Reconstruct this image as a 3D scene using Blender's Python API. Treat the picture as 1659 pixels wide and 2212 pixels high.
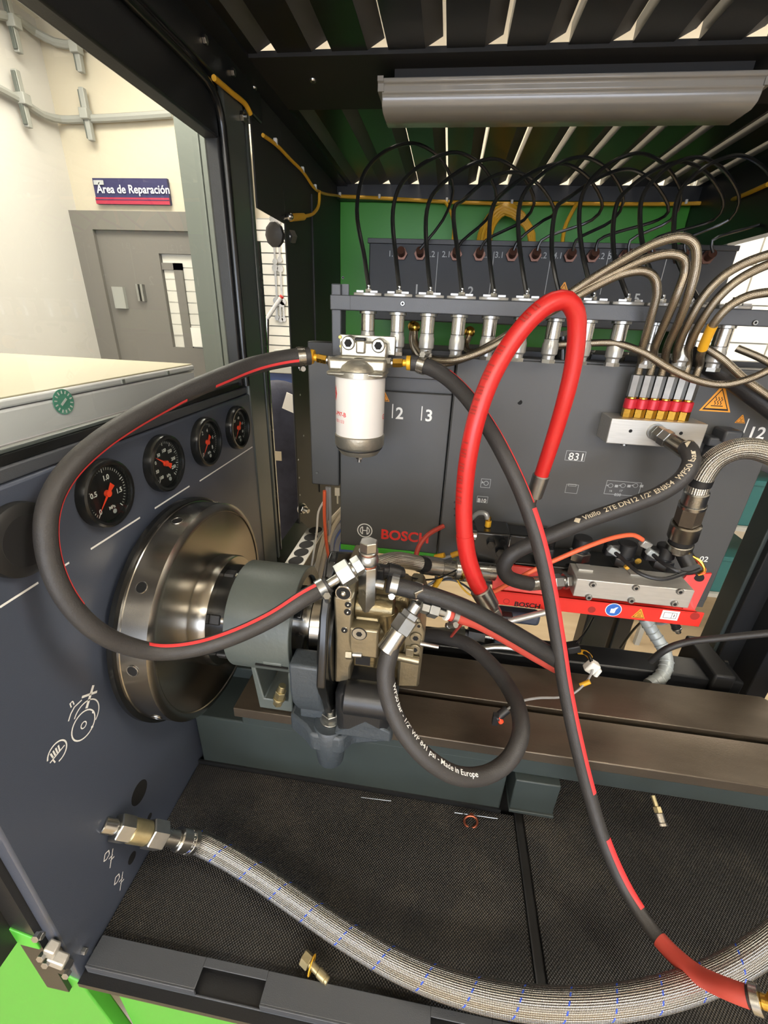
import bpy, math, random
from mathutils import Vector, Matrix
V = Vector
random.seed(7)
for o in list(bpy.data.objects): bpy.data.objects.remove(o)
SC = bpy.context.scene
COL = SC.collection

# ------------------------------------------------------------------ camera
YAW, PITCH, ROLL, FPX = math.radians(6.9832), math.radians(24.4893), math.radians(-2.3367), 928.97
CAM = V((0, 0, 1.57))
FW = V((-math.sin(YAW)*math.cos(PITCH), math.cos(YAW)*math.cos(PITCH), -math.sin(PITCH)))
_r = V((math.cos(YAW), math.sin(YAW), 0)); _d = FW.cross(_r)
RT = _r*math.cos(ROLL) + _d*math.sin(ROLL); DN = -_r*math.sin(ROLL) + _d*math.cos(ROLL)
cd = bpy.data.cameras.new('camera'); cam = bpy.data.objects.new('camera', cd); COL.objects.link(cam)
cd.sensor_fit = 'HORIZONTAL'; cd.sensor_width = 36; cd.lens = FPX/1659*36; cd.clip_start = .01; cd.clip_end = 60
mw = Matrix((RT, -DN, -FW)).transposed().to_4x4(); mw.translation = CAM
cam.matrix_world = mw
SC.camera = cam
# ------------------------------------------------------------------ world, light, exposure
W = bpy.data.worlds.new('world'); SC.world = W; W.use_nodes = True
W.node_tree.nodes['Background'].inputs[0].default_value = (1.0, .965, .905, 1)
W.node_tree.nodes['Background'].inputs[1].default_value = .3
SC.view_settings.view_transform = 'Standard'; SC.view_settings.look = 'None'
SC.view_settings.exposure = 0.32; SC.view_settings.gamma = 1; SC.view_settings.use_curve_mapping = False
LAMP = 20.0                                   # strength of the workshop's ceiling panels
DAY = 6.5                                     # strength of the unseen window added behind the camera

# ------------------------------------------------------------------ measuring: a pixel of the photograph to a point on a plane
def ray(x, y): return RT*((x-829.5)/FPX) + DN*((y-1106)/FPX) + FW
def P(x, y, Y): d = ray(x, y); return CAM + d*(Y/d.y)
def PX(x, y, X): d = ray(x, y); return CAM + d*(X/d.x)
def PZ(x, y, Z): d = ray(x, y); return CAM + d*((Z-CAM.z)/d.z)

# ------------------------------------------------------------------ materials
def lin(c): return tuple(((v/255)/12.92 if v/255 <= .04045 else ((v/255+.055)/1.055)**2.4) for v in c)+(1,)
MATS = {}
def mat(name, col, rough=.5, metal=0, noise=None, bump=None, coat=0, emit=0, alpha=None, spec=.5, stretch=None):
    m = bpy.data.materials.new(name); m.use_nodes = True; nt = m.node_tree; N = nt.nodes; L = nt.links
    b = N['Principled BSDF']; c = lin(col)
    b.inputs['Base Color'].default_value = c; b.inputs['Roughness'].default_value = rough
    b.inputs['Metallic'].default_value = metal; b.inputs['Coat Weight'].default_value = coat
    b.inputs['Specular IOR Level'].default_value = spec
    if emit: b.inputs['Emission Color'].default_value = c; b.inputs['Emission Strength'].default_value = emit
    if noise or bump:
        tc = N.new('ShaderNodeTexCoord'); mp = N.new('ShaderNodeMapping'); L.new(tc.outputs['Object'], mp.inputs[0])
        if stretch: mp.inputs['Scale'].default_value = stretch
    if noise:
        n = N.new('ShaderNodeTexNoise'); n.inputs['Scale'].default_value = noise[0]; n.inputs['Detail'].default_value = 4
        L.new(mp.outputs[0], n.inputs['Vector'])
        r = N.new('ShaderNodeMix'); r.data_type = 'RGBA'
        a = noise[1]; c2 = lin(noise[2]) if len(noise) > 2 else tuple(v*(1-a) for v in c[:3])+(1,)
        r.inputs[6].default_value = c; r.inputs[7].default_value = c2
        k = N.new('ShaderNodeMapRange'); k.inputs[1].default_value = .4; k.inputs[2].default_value = .7
        L.new(n.outputs[0], k.inputs[0]); L.new(k.outputs[0], r.inputs[0]); L.new(r.outputs[2], b.inputs['Base Color'])
        k2 = N.new('ShaderNodeMapRange'); k2.inputs[3].default_value = max(.02, rough-.08); k2.inputs[4].default_value = min(1, rough+.08)
        L.new(n.outputs[0], k2.inputs[0]); L.new(k2.outputs[0], b.inputs['Roughness'])
    if bump:
        n = N.new('ShaderNodeTexNoise'); n.inputs['Scale'].default_value = bump[0]; n.inputs['Detail'].default_value = 3
        L.new(mp.outputs[0], n.inputs['Vector'])
        u = N.new('ShaderNodeBump'); u.inputs['Strength'].default_value = bump[1]; u.inputs['Distance'].default_value = .002
        L.new(n.outputs[0], u.inputs['Height']); L.new(u.outputs[0], b.inputs['Normal'])
    MATS[name] = m; return m
def math_node(nt, op, a, b=None):
    n = nt.nodes.new('ShaderNodeMath'); n.operation = op
    for i, x in enumerate((a, b)):
        if x is None: continue
        if isinstance(x, (int, float)): n.inputs[i].default_value = x
        else: nt.links.new(x, n.inputs[i])
    return n.outputs[0]
def braid_mat(name, col, col2, ku, kv, rough=.3, metal=1.0, flecks=None, bump=.55):
    """woven wire: two crossing families of strands laid out in the hose's own length/around coordinates"""
    m = mat(name, col, rough, metal); nt = m.node_tree; N = nt.nodes; L = nt.links; b = N['Principled BSDF']
    uv = N.new('ShaderNodeUVMap'); sp = N.new('ShaderNodeSeparateXYZ'); L.new(uv.outputs[0], sp.inputs[0])
    u = math_node(nt, 'MULTIPLY', sp.outputs[0], ku*2*math.pi); v = math_node(nt, 'MULTIPLY', sp.outputs[1], kv*2*math.pi)
    s = math_node(nt, 'MULTIPLY', math_node(nt, 'SINE', math_node(nt, 'ADD', u, v)), math_node(nt, 'SINE', math_node(nt, 'SUBTRACT', u, v)))
    k = N.new('ShaderNodeMapRange'); k.inputs[1].default_value = -.75; k.inputs[2].default_value = .6; L.new(s, k.inputs[0])
    r = N.new('ShaderNodeMix'); r.data_type = 'RGBA'; r.inputs[6].default_value = lin(col2); r.inputs[7].default_value = lin(col)
    L.new(k.outputs[0], r.inputs[0]); out = r.outputs[2]
    if flecks:                               # a coloured tracer thread winding round the hose
        w = math_node(nt, 'FRACT', math_node(nt, 'ADD', math_node(nt, 'MULTIPLY', sp.outputs[0], flecks[1]), sp.outputs[1]))
        g = math_node(nt, 'MULTIPLY', math_node(nt, 'LESS_THAN', w, flecks[2]), math_node(nt, 'GREATER_THAN', math_node(nt, 'SINE', math_node(nt, 'MULTIPLY', v, .55)), -.1))
        r2 = N.new('ShaderNodeMix'); r2.data_type = 'RGBA'; r2.inputs[7].default_value = lin(flecks[0])
        L.new(g, r2.inputs[0]); L.new(out, r2.inputs[6]); out = r2.outputs[2]
        L.new(math_node(nt, 'SUBTRACT', 1.0, g), b.inputs['Metallic'])
    L.new(out, b.inputs['Base Color'])
    bp = N.new('ShaderNodeBump'); bp.inputs['Strength'].default_value = bump; bp.inputs['Distance'].default_value = .0012
    L.new(s, bp.inputs['Height']); L.new(bp.outputs[0], b.inputs['Normal'])
    return m
def glass_mat(name, tint=(235, 240, 238), rough=.0, f0=.05):
    """thin clear pane: mirror part by Schlick's law, the rest passes straight through"""
    m = bpy.data.materials.new(name); m.use_nodes = True; nt = m.node_tree; N = nt.nodes; L = nt.links; N.clear()
    o = N.new('ShaderNodeOutputMaterial'); t = N.new('ShaderNodeBsdfTransparent'); g = N.new('ShaderNodeBsdfGlossy'); w = N.new('ShaderNodeLayerWeight'); x = N.new('ShaderNodeMixShader')
    t.inputs[0].default_value = lin(tint); g.inputs['Roughness'].default_value = rough; w.inputs[0].default_value = .3
    f = math_node(nt, 'ADD', math_node(nt, 'MULTIPLY', math_node(nt, 'POWER', w.outputs['Facing'], 5.0), 1-f0), f0)
    L.new(f, x.inputs[0]); L.new(t.outputs[0], x.inputs[1]); L.new(g.outputs[0], x.inputs[2]); L.new(x.outputs[0], o.inputs[0])
    MATS[name] = m; return m

mat('anthracite', (68, 71, 76), .42, 0, bump=(900, .12))
mat('anthracite_flat', (74, 74, 73), .42, 0, bump=(900, .1))
mat('navy_grey', (69, 75, 88), .28, 0, bump=(900, .1))
mat('black_paint', (30, 31, 33), .35, 0, bump=(700, .08))
mat('black_gloss', (24, 25, 25), .22)
mat('louver_lit_grey', (66, 66, 66), .55)  # lighter copy of the roof's black, painting the flaps as lit
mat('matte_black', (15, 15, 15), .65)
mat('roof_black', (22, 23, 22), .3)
mat('post_grey', (76, 82, 80), .3)
mat('rear_black', (38, 39, 38), .6)
mat('dull_brass', (198, 186, 146), .34, .9, noise=(60, .2))
mat('port_brown', (92, 62, 50), .35, .6)
mat('black_plastic', (30, 30, 31), .45)
mat('black_knob', (24, 24, 24), .5)
mat('machine_green', (74, 160, 52), .4, 0)
mat('strip_green', (80, 180, 58), .45)
mat('base_green', (50, 58, 57), .5, 0, noise=(9, .15))
mat('cast_grey', (60, 67, 73), .45, 0, bump=(160, .5))
mat('guard_grey', (84, 91, 88), .42, 0, noise=(14, .12), bump=(120, .25))
mat('bed_steel', (98, 88, 76), .38, .6, noise=(9, .25), bump=(300, .12), stretch=(1, 3, 1))
mat('flywheel_steel', (160, 156, 148), .26, 1)
def aniso(m, amt=.75):
    nt = MATS[m].node_tree; b = nt.nodes['Principled BSDF']; g = nt.nodes.new('ShaderNodeTangent'); g.direction_type = 'RADIAL'; g.axis = 'X'
    b.inputs['Anisotropic'].default_value = amt; nt.links.new(g.outputs[0], b.inputs['Tangent']); b.inputs['Anisotropic Rotation'].default_value = .25
aniso('flywheel_steel')
mat('steel', (190, 188, 182), .26, 1, noise=(20, .2))
mat('zinc', (182, 183, 180), .3, 1, noise=(40, .2))
mat('bright_zinc', (172, 174, 174), .36, 1, noise=(60, .15))
mat('aluminium', (188, 186, 180), .38, .6, noise=(30, .10), stretch=(1, 12, 12))
mat('cast_alu', (190, 186, 172), .38, .85, noise=(45, .2), bump=(200, .25))
mat('pump_cast', (122, 111, 84), .3, .85, noise=(16, .35), bump=(180, .3))
mat('pump_plate', (152, 143, 121), .36, .8, noise=(30, .2), bump=(150, .2))
mat('brass', (214, 172, 78), .28, 1, noise=(50, .2))
mat('brass_yellow', (224, 172, 46), .38, .4)
mat('copper', (150, 84, 62), .35, .9)
mat('rubber', (50, 48, 47), .55, 0, noise=(60, .12), bump=(500, .2))
mat('rubber_dark', (36, 35, 35), .5, 0, bump=(500, .2))
mat('red_hose', (192, 36, 34), .35, 0, noise=(15, .06))
mat('red_stripe', (214, 58, 60), .55)
mat('dull_red', (176, 66, 54), .5)
mat('bracket_red', (216, 46, 36), .42)
mat('anodised_red', (196, 44, 56), .35, .3)
mat('orange_wire', (232, 104, 66), .45)
mat('yellow_cable', (222, 166, 40), .45)
mat('black_cable', (22, 23, 23), .28)
mat('grey_cable', (150, 150, 150), .5)
mat('beige_cable', (196, 184, 158), .5)
mat('white_plastic', (226, 224, 216), .45)
mat('white_print', (232, 232, 228), .55)
mat('pale_print', (170, 172, 172), .6)
mat('orange_red', (255, 74, 40), .45)
mat('dial_black', (14, 14, 15), .5)
mat('red_print', (216, 52, 44), .5)
mat('black_print', (30, 16, 14), .55)
mat('dark_red_print', (150, 34, 26), .55)
mat('filter_white', (222, 218, 212), .35, 0, coat=.2)
mat('blue_sign', (44, 100, 186), .45)
mat('warn_orange', (240, 160, 46), .5)
mat('void', (8, 8, 8), .8)
mat('ceiling_white', (236, 230, 216), .8)
mat('wall_white', (200, 196, 190), .8, 0, bump=(80, .1))
mat('wall_cream', (192, 182, 162), .8, 0, bump=(80, .1))
mat('door_grey', (112, 108, 102), .5)
mat('grey_slab', (92, 96, 90), .45)
mat('slatwall', (206, 202, 192), .5)
mat('box_white', (240, 236, 238), .4)
mat('box_top_warmlit', (196, 186, 160), .42)  # cream stands in for warm lamp light on the white lid
mat('sticker_green', (98, 168, 144), .5)
mat('sign_navy', (44, 42, 84), .5)
mat('sign_crimson', (164, 40, 66), .5)
mat('blue_bench', (40, 62, 112), .5)
mat('coverall', (46, 48, 62), .85, 0, noise=(25, .3), bump=(60, .6))
mat('teal_bin', (24, 84, 84), .5)
mat('shelf_grey', (150, 150, 144), .5)
mat('conduit_grey', (160, 166, 166), .4, .2)
mat('lamp_plastic', (136, 132, 124), .2, 0, spec=.6)
mat('daylight', (226, 236, 255), .5, 0, emit=DAY)
mat('lamp_on', (255, 247, 232), .5, 0, emit=LAMP)
mat('strip_dark', (36, 38, 41), .55)
mat('clear_grey', (156, 155, 150), .22, .4)
braid_mat('braid_big', (206, 204, 198), (112, 108, 102), 260, 24, .24, .92, flecks=((52, 84, 190), 18, .04))
braid_mat('braid_thin', (176, 166, 148), (112, 103, 90), 520, 12, .24, .95, bump=.28)
braid_mat('braid_mid', (236, 231, 219), (112, 106, 97), 300, 14, .3, .9)
glass_mat('glass')
glass_mat('glass_smoky', (196, 204, 202))
glass_mat('clear_plastic', (226, 226, 220), .08)
# floor: pale boards / stone, and the dusty ribbed rubber of the mats
def floor_mat():
    m = mat('floor_beige', (198, 178, 148), .45); nt = m.node_tree; N = nt.nodes; L = nt.links; b = N['Principled BSDF']
    tc = N.new('ShaderNodeTexCoord'); mp = N.new('ShaderNodeMapping'); mp.inputs['Scale'].default_value = (1, 5, 1); L.new(tc.outputs['Object'], mp.inputs[0])
    n = N.new('ShaderNodeTexNoise'); n.inputs['Scale'].default_value = 3; n.inputs['Detail'].default_value = 8; L.new(mp.outputs[0], n.inputs['Vector'])
    r = N.new('ShaderNodeMix'); r.data_type = 'RGBA'; r.inputs[6].default_value = lin((146, 126, 98)); r.inputs[7].default_value = lin((178, 160, 132))
    L.new(n.outputs[0], r.inputs[0]); L.new(r.outputs[2], b.inputs['Base Color'])
floor_mat()
def mat_rubber_mat():
    m = mat('rubber_mat', (42, 39, 35), .62); nt = m.node_tree; N = nt.nodes; L = nt.links; b = N['Principled BSDF']
    tc = N.new('ShaderNodeTexCoord'); sp = N.new('ShaderNodeSeparateXYZ'); L.new(tc.outputs['Object'], sp.inputs[0])
    k = 2*math.pi/.0042
    s = math_node(nt, 'MULTIPLY', math_node(nt, 'SINE', math_node(nt, 'MULTIPLY', sp.outputs[0], k)), math_node(nt, 'SINE', math_node(nt, 'MULTIPLY', sp.outputs[1], k)))
    bp = N.new('ShaderNodeBump'); bp.inputs['Strength'].default_value = .7; bp.inputs['Distance'].default_value = .0016; L.new(s, bp.inputs['Height']); L.new(bp.outputs[0], b.inputs['Normal'])
    n = N.new('ShaderNodeTexNoise'); n.inputs['Scale'].default_value = 7; n.inputs['Detail'].default_value = 9; n.inputs['Roughness'].default_value = .7; L.new(tc.outputs['Object'], n.inputs['Vector'])
    a = N.new('ShaderNodeMapRange'); a.inputs[1].default_value = .50; a.inputs[2].default_value = .70; L.new(n.outputs[0], a.inputs[0])
    hi = N.new('ShaderNodeMapRange'); hi.inputs[1].default_value = .35; hi.inputs[2].default_value = .9; L.new(s, hi.inputs[0])
    f = math_node(nt, 'MULTIPLY', a.outputs[0], hi.outputs[0])
    r = N.new('ShaderNodeMix'); r.data_type = 'RGBA'; r.inputs[6].default_value = lin((33, 31, 28)); r.inputs[7].default_value = lin((138, 128, 110))
    L.new(f, r.inputs[0]); L.new(r.outputs[2], b.inputs['Base Color'])
mat_rubber_mat()

# ------------------------------------------------------------------ mesh building
OR = {}
class MB:
    def __init__(s): s.v = []; s.f = []; s.uv = {}
    def add(s, vs, fs):
        k = len(s.v); s.v += [V(p) for p in vs]; s.f += [tuple(i+k for i in f) for f in fs]; return s
    def box(s, c, d, R=None):
        c = V(c); R = R or Matrix.Identity(3)
        vs = [c + R @ V((x*d[0]/2, y*d[1]/2, z*d[2]/2)) for x in (-1, 1) for y in (-1, 1) for z in (-1, 1)]
        return s.add(vs, [(0, 1, 3, 2), (4, 6, 7, 5), (0, 4, 5, 1), (2, 3, 7, 6), (0, 2, 6, 4), (1, 5, 7, 3)])
    def mm(s, a, b): a, b = V(a), V(b); return s.box((a+b)/2, [abs(q) for q in (b-a)])
    def prism(s, poly, o, ux, uy, depth):
        o, ux, uy = V(o), V(ux), V(uy); n = ux.cross(uy).normalized()*depth; k = len(poly)
        a = [o + ux*x + uy*y for x, y in poly]
        return s.add(a+[p-n for p in a], [tuple(range(k)), tuple(range(2*k-1, k-1, -1))] + [(i, i+k, (i+1) % k+k, (i+1) % k) for i in range(k)])
    def poly3(s, pts, n):
        pts = [V(p) for p in pts]; n = V(n); k = len(pts)
        return s.add(pts+[p+n for p in pts], [tuple(range(k)), tuple(range(2*k-1, k-1, -1))] + [(i, i+k, (i+1) % k+k, (i+1) % k) for i in range(k)])
    def lathe(s, prof, o, ax, seg=32, ph=0):
        o, ax = V(o), V(ax).normalized(); t = V((0, 0, 1)) if abs(ax.z) < .9 else V((1, 0, 0))
        e1 = ax.cross(t).normalized(); e2 = ax.cross(e1)
        vs = []; rows = []
        for r, h in prof:
            if r < 1e-6: rows.append([len(vs)]); vs.append(o+ax*h)
            else:
                rows.append(list(range(len(vs), len(vs)+seg)))
                vs += [o + ax*h + (e1*math.cos(ph+2*math.pi*i/seg) + e2*math.sin(ph+2*math.pi*i/seg))*r for i in range(seg)]
        fs = []
        for A, B in zip(rows, rows[1:]):
            for i in range(seg):
                j = (i+1) % seg
                if len(A) == 1 and len(B) == 1: continue
                if len(A) == 1: fs.append((A[0], B[j], B[i]))
                elif len(B) == 1: fs.append((A[i], A[j], B[0]))
                else: fs.append((A[i], A[j], B[j], B[i]))
        return s.add(vs, fs)
    def cyl(s, a, b, r, seg=24, r2=None, ch=0, ph=0):
        a, b = V(a), V(b); h = (b-a).length; r2 = r if r2 is None else r2
        pr = [(0, 0), (r-ch, 0), (r, ch), (r2, h-ch), (r2-ch, h), (0, h)] if ch else [(0, 0), (r, 0), (r2, h), (0, h)]
        return s.lathe(pr, a, b-a, seg, ph)
    def ring(s, a, b, ro, ri, seg=32):
        a, b = V(a), V(b); h = (b-a).length
        return s.lathe([(ri, 0), (ro, 0), (ro, h), (ri, h), (ri, 0)], a, b-a, seg)
    def sph(s, c, r, seg=16, n=8, ax=(0, 0, 1), k=1):
        return s.lathe([(r*math.sin(math.pi*i/n), -r*k*math.cos(math.pi*i/n)) for i in range(n+1)], c, ax, seg)
    def tor(s, c, ax, R, r, seg=32, n=10):
        return s.lathe([(R+r*math.cos(2*math.pi*i/n), r*math.sin(2*math.pi*i/n)) for i in range(n+1)], c, ax, seg)
    def tube(s, fr, r, seg=14, caps=True):
        k0 = len(s.v); n = len(fr); vs = []
        for i, (p, t, a, b, L) in enumerate(fr):
            rr = r(i/(n-1)) if callable(r) else r
            vs += [p + (a*math.cos(2*math.pi*j/seg) + b*math.sin(2*math.pi*j/seg))*rr for j in range(seg)]
        fs = []
        for i in range(n-1):
            for j in range(seg):
                jj = (j+1) % seg
                s.uv[len(s.f)+len(fs)] = ((fr[i][4], j/seg), (fr[i][4], (j+1)/seg), (fr[i+1][4], (j+1)/seg), (fr[i+1][4], j/seg))
                fs.append((i*seg+j, i*seg+jj, (i+1)*seg+jj, (i+1)*seg+j))
        if caps: fs += [tuple(range(seg-1, -1, -1)), tuple((n-1)*seg+j for j in range(seg))]
        return s.add(vs, fs)
    def text(s, txt, o, ux, uy, size, bold=0, al='LEFT', depth=0, shear=0):
        vs, fs = text_geo(txt, bold, al, shear); o, ux, uy = V(o), V(ux).normalized(), V(uy).normalized()
        return s.add([o + ux*(x*size) + uy*(y*size) for x, y in vs], fs)
    def build(s, name, m, parent=None, bevel=0, smooth=40):
        me = bpy.data.meshes.new(name); org = OR[parent] if parent else V((0, 0, 0))
        me.from_pydata([tuple(p-org) for p in s.v], [], s.f)
        if s.uv:
            ul = me.uv_layers.new(name='UVMap').data
            for fi, q in s.uv.items():
                p = me.polygons[fi]
                for k, li in enumerate(p.loop_indices): ul[li].uv = q[k]
        me.materials.append(MATS[m] if isinstance(m, str) else m)
        if smooth:
            me.shade_smooth(); me.set_sharp_from_angle(angle=math.radians(smooth))
        me.update()
        ob = bpy.data.objects.new(name, me); COL.objects.link(ob)
        if parent: ob.parent = parent
        OR[ob] = org
        if bevel:
            bv = ob.modifiers.new('bevel', 'BEVEL'); bv.width = bevel; bv.segments = 2; bv.limit_method = 'ANGLE'; bv.angle_limit = math.radians(35)
        return ob
TXT = {}
def text_geo(txt, bold, al, shear):
    key = (txt, bold, al, shear)
    if key not in TXT:
        cu = bpy.data.curves.new('t', 'FONT'); cu.body = txt; cu.size = 1; cu.offset = bold; cu.align_x = al; cu.resolution_u = 3; cu.shear = shear
        ob = bpy.data.objects.new('t', cu); COL.objects.link(ob); bpy.context.view_layer.update()
        me = bpy.data.meshes.new_from_object(ob.evaluated_get(bpy.context.evaluated_depsgraph_get()))
        TXT[key] = ([(v.co.x, v.co.y) for v in me.vertices], [tuple(p.vertices) for p in me.polygons])
        bpy.data.objects.remove(ob); bpy.data.curves.remove(cu); bpy.data.meshes.remove(me)
    return TXT[key]
def tag(o, label, cat, group=None, kind=None):
    o['label'] = label; o['category'] = cat
    if group: o['group'] = group
    if kind: o['kind'] = kind
    return o
def struct(o, label=None):
    o['kind'] = 'structure'
    if label: o['label'] = label
    return o
def thing(name, label, cat, loc=(0, 0, 0), group=None):
    o = bpy.data.objects.new(name, None); COL.objects.link(o); o.empty_display_size = .02; o.location = loc; OR[o] = V(loc)
    return tag(o, label, cat, group)
def frames(pts, step=.008, up=None):
    """smooth path through pts: (point, tangent, two normals carried along, arc length)"""
    pts = [V(p) for p in pts]; q = [pts[0]*2-pts[1]] + pts + [pts[-1]*2-pts[-2]]; out = []
    for i in range(1, len(q)-2):
        a, b, c, d = q[i-1:i+3]; n = max(2, int((c-b).length/step))
        ta, tb, tc = [max((y-x).length, 1e-6)**.5 for x, y in ((a, b), (b, c), (c, d))]
        m1 = (b-a)/ta - (c-a)/(ta+tb) + (c-b)/tb; m2 = (c-b)/tb - (d-b)/(tb+tc) + (d-c)/tc; m1 *= tb; m2 *= tb
        for k in range(n):
            t = k/n; out.append(b*(2*t**3-3*t*t+1) + m1*(t**3-2*t*t+t) + c*(-2*t**3+3*t*t) + m2*(t**3-t*t))
    out.append(pts[-1]); fr = []; L = 0; a = None
    for i, p in enumerate(out):
        t = (out[min(i+1, len(out)-1)] - out[max(i-1, 0)]).normalized()
        if a is None: a = t.cross(V((0, 0, 1)) if abs(t.z) < .9 else V((1, 0, 0))).normalized()
        else: a = (a - t*a.dot(t)).normalized(); L += (p-out[i-1]).length
        fr.append((p, t, a, t.cross(a), L))
    return fr
def strip(fr, r, toward, half, s0=0, s1=9e9, lift=.0004, n=5, mix=0):
    """a printed line along a hose, on the side that looks toward a point"""
    m = MB(); rows = []
    N = len(fr)
    for i, (p, t, a, b, L) in enumerate(fr):
        if L < s0 or L > s1: continue
        rr = (r(i/(N-1)) if callable(r) else r)+lift
        d = (toward(p) if callable(toward) else V(toward)) - p; d = d.normalized()
        if mix: d = (d + (CAM-p).normalized()*mix)
        d = (d - t*d.dot(t)).normalized(); e = t.cross(d)
        rows.append([p + (d*math.cos(h) + e*math.sin(h))*rr for h in [half*(2*k/(n-1)-1) for k in range(n)]])
    vs = [p for r_ in rows for p in r_]
    return m.add(vs, [(i*n+k, i*n+k+1, (i+1)*n+k+1, (i+1)*n+k) for i in range(len(rows)-1) for k in range(n-1)])
def hose_text(fr, r, s0, txt, size, toward, bold=.02, flip=False, lift=.0006):
    """lettering wrapped onto a hose"""
    vs, fs = text_geo(txt, bold, 'LEFT', 0); m = MB(); out = []; N = len(fr)
    for x, y in vs:
        L = s0 + (-x if flip else x)*size; yy = (y-.35)*size*(-1 if flip else 1)
        i = min(range(N), key=lambda k: abs(fr[k][4]-L)); p, t, a, b, l = fr[i]; p = p + t*(L-l)
        d = V(toward) - p; d = (d - t*d.dot(t)).normalized(); e = d.cross(t); rr = (r(i/(N-1)) if callable(r) else r)+lift
        h = yy/rr; out.append(p + (d*math.cos(h) + e*math.sin(h))*rr)
    return m.add(out, fs)
def fit(parent, p, d, segs):
    """turned and hexagon pieces stacked along a direction; each is a part"""
    p = V(p); d = V(d).normalized()
    for s in segs:
        name, kind, r, L, m = s[:5]; r2 = s[5] if len(s) > 5 else r; b = MB()
        if kind == 'hex': b.cyl(p, p+d*L, r, 6, r2, ch=min(r, L)*.08)
        elif kind == 'cyl': b.cyl(p, p+d*L, r, 20, r2, ch=min(r, L)*.1)
        elif kind == 'ring': b.tor(p+d*L/2, d, r, L/2, 20, 8)
        b.build(name, m, parent, smooth=30); p = p+d*L
    return p
def screw(parent, p, d, r, h, m='zinc', name='bolt', socket=True):
    p = V(p); d = V(d).normalized(); b = MB().cyl(p, p+d*h, r, 14, r*.92, ch=r*.12)
    o = b.build(name, m, parent)
    if socket: MB().cyl(p+d*h*.9, p+d*(h*1.03), r*.5, 6).build('socket', 'void', o)
    return o
def hexnut(parent, p, d, r, h, m='zinc', name='nut'):
    p = V(p); d = V(d).normalized(); return MB().cyl(p, p+d*h, r, 6, ch=r*.08).build(name, m, parent, smooth=30)
def clamp(parent, p, t, r, m='bright_zinc', name='hose_clamp', w=.010, side=(0, 0, -1)):
    """worm-drive clip: band with its screw housing"""
    p = V(p); t = V(t).normalized(); b = MB(); b.lathe([(r, -w/2), (r+.0016, -w/2), (r+.0016, w/2), (r, w/2)], p, t, 24)
    o = b.build(name, m, parent); s = V(side); s = (s-t*s.dot(t)).normalized(); u = t.cross(s)
    c = p+s*(r+.004); MB().cyl(c-u*.009, c+u*.007, .0042, 12).cyl(c+u*.007, c+u*.013, .005, 6).build('screw_housing', m, o)
    return o
XL, ZB = -.399, .95
# ================================================================== the workshop room
FRX, FRZ = V((1, 0, 0)), V((0, 0, 1)); FRY = V((0, 1, 0))
struct(MB().mm((-4, -7, -.03), (4, 5, 0)).build('floor', 'floor_beige'))
struct(MB().mm((-4, -7, 3.0), (4, 5, 3.05)).build('ceiling', 'ceiling_white'))
struct(MB().mm((-4, 3.0, 0), (4, 3.08, 3.0)).build('wall_back', 'wall_cream'))
struct(MB().mm((-2.53, -3, 0), (-2.43, 3.0, 3.0)).build('wall_left', 'wall_white'))
struct(MB().mm((3.2, -3, 0), (3.3, 3.0, 3.0)).build('wall_right', 'wall_white'))
for i, (x, y, where) in enumerate([(-1.55, 2.1, 'above the grey door'), (-.1, 1.35, 'straight above the grille roof'),
        (1.6, .3, 'right of the bench'), (1.6, 2.1, 'above the tiled board at right'), (-1.7, -2.6, 'added unseen, left in the second row before the bench'), (0, -2.6, 'added unseen, in the middle of the second row before the bench'), (1.7, -2.6, 'added unseen, right in the second row before the bench'), (-1.7, -4.4, 'added unseen, left in the third row before the bench'), (0, -4.4, 'added unseen, in the middle of the third row before the bench'), (1.7, -4.4, 'added unseen, right in the third row before the bench'),]):  # both rows before the bench are unseen, added to light its back
    t = thing('ceiling_light', 'glowing ceiling light panel '+where, 'ceiling light', (x, y, 2.95), 'ceiling lights of the workshop')
    MB().mm((x-.62, y-.32, 2.96), (x+.62, y+.32, 2.999)).build('housing', 'white_plastic', t)
    MB().mm((x-.59, y-.29, 2.952), (x+.59, y+.29, 2.962)).build('diffuser', 'lamp_on', t)
# unseen shop window, added to send frontal daylight onto the green back
MBf = MB(); MBf.mm((-4, -7.1, 0), (4, -7.0, .35)); MBf.mm((-4, -7.1, 2.65), (4, -7.0, 3.0)); MBf.mm((-4, -7.1, .35), (-3.4, -7.0, 2.65)); MBf.mm((3.4, -7.1, .35), (4, -7.0, 2.65)); struct(MBf.build('wall_front', 'wall_white'))
wf = MB()
for k in range(5): wf.mm((-3.4+k*1.7-.03, -7.06, .35), (-3.4+k*1.7+.03, -6.98, 2.65))
wf.mm((-3.4, -7.06, .33), (3.4, -6.98, .39)); wf.mm((-3.4, -7.06, 2.6), (3.4, -6.98, 2.66)); w1 = struct(wf.build('unseen_window_1', 'door_grey'), 'large unseen shop window added for frontal daylight')
for k in range(4): MB().mm((-3.37+k*1.7, -7.03, .39), (-1.73+k*1.7, -7.02, 2.6)).build('pane', 'daylight', w1)
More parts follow.
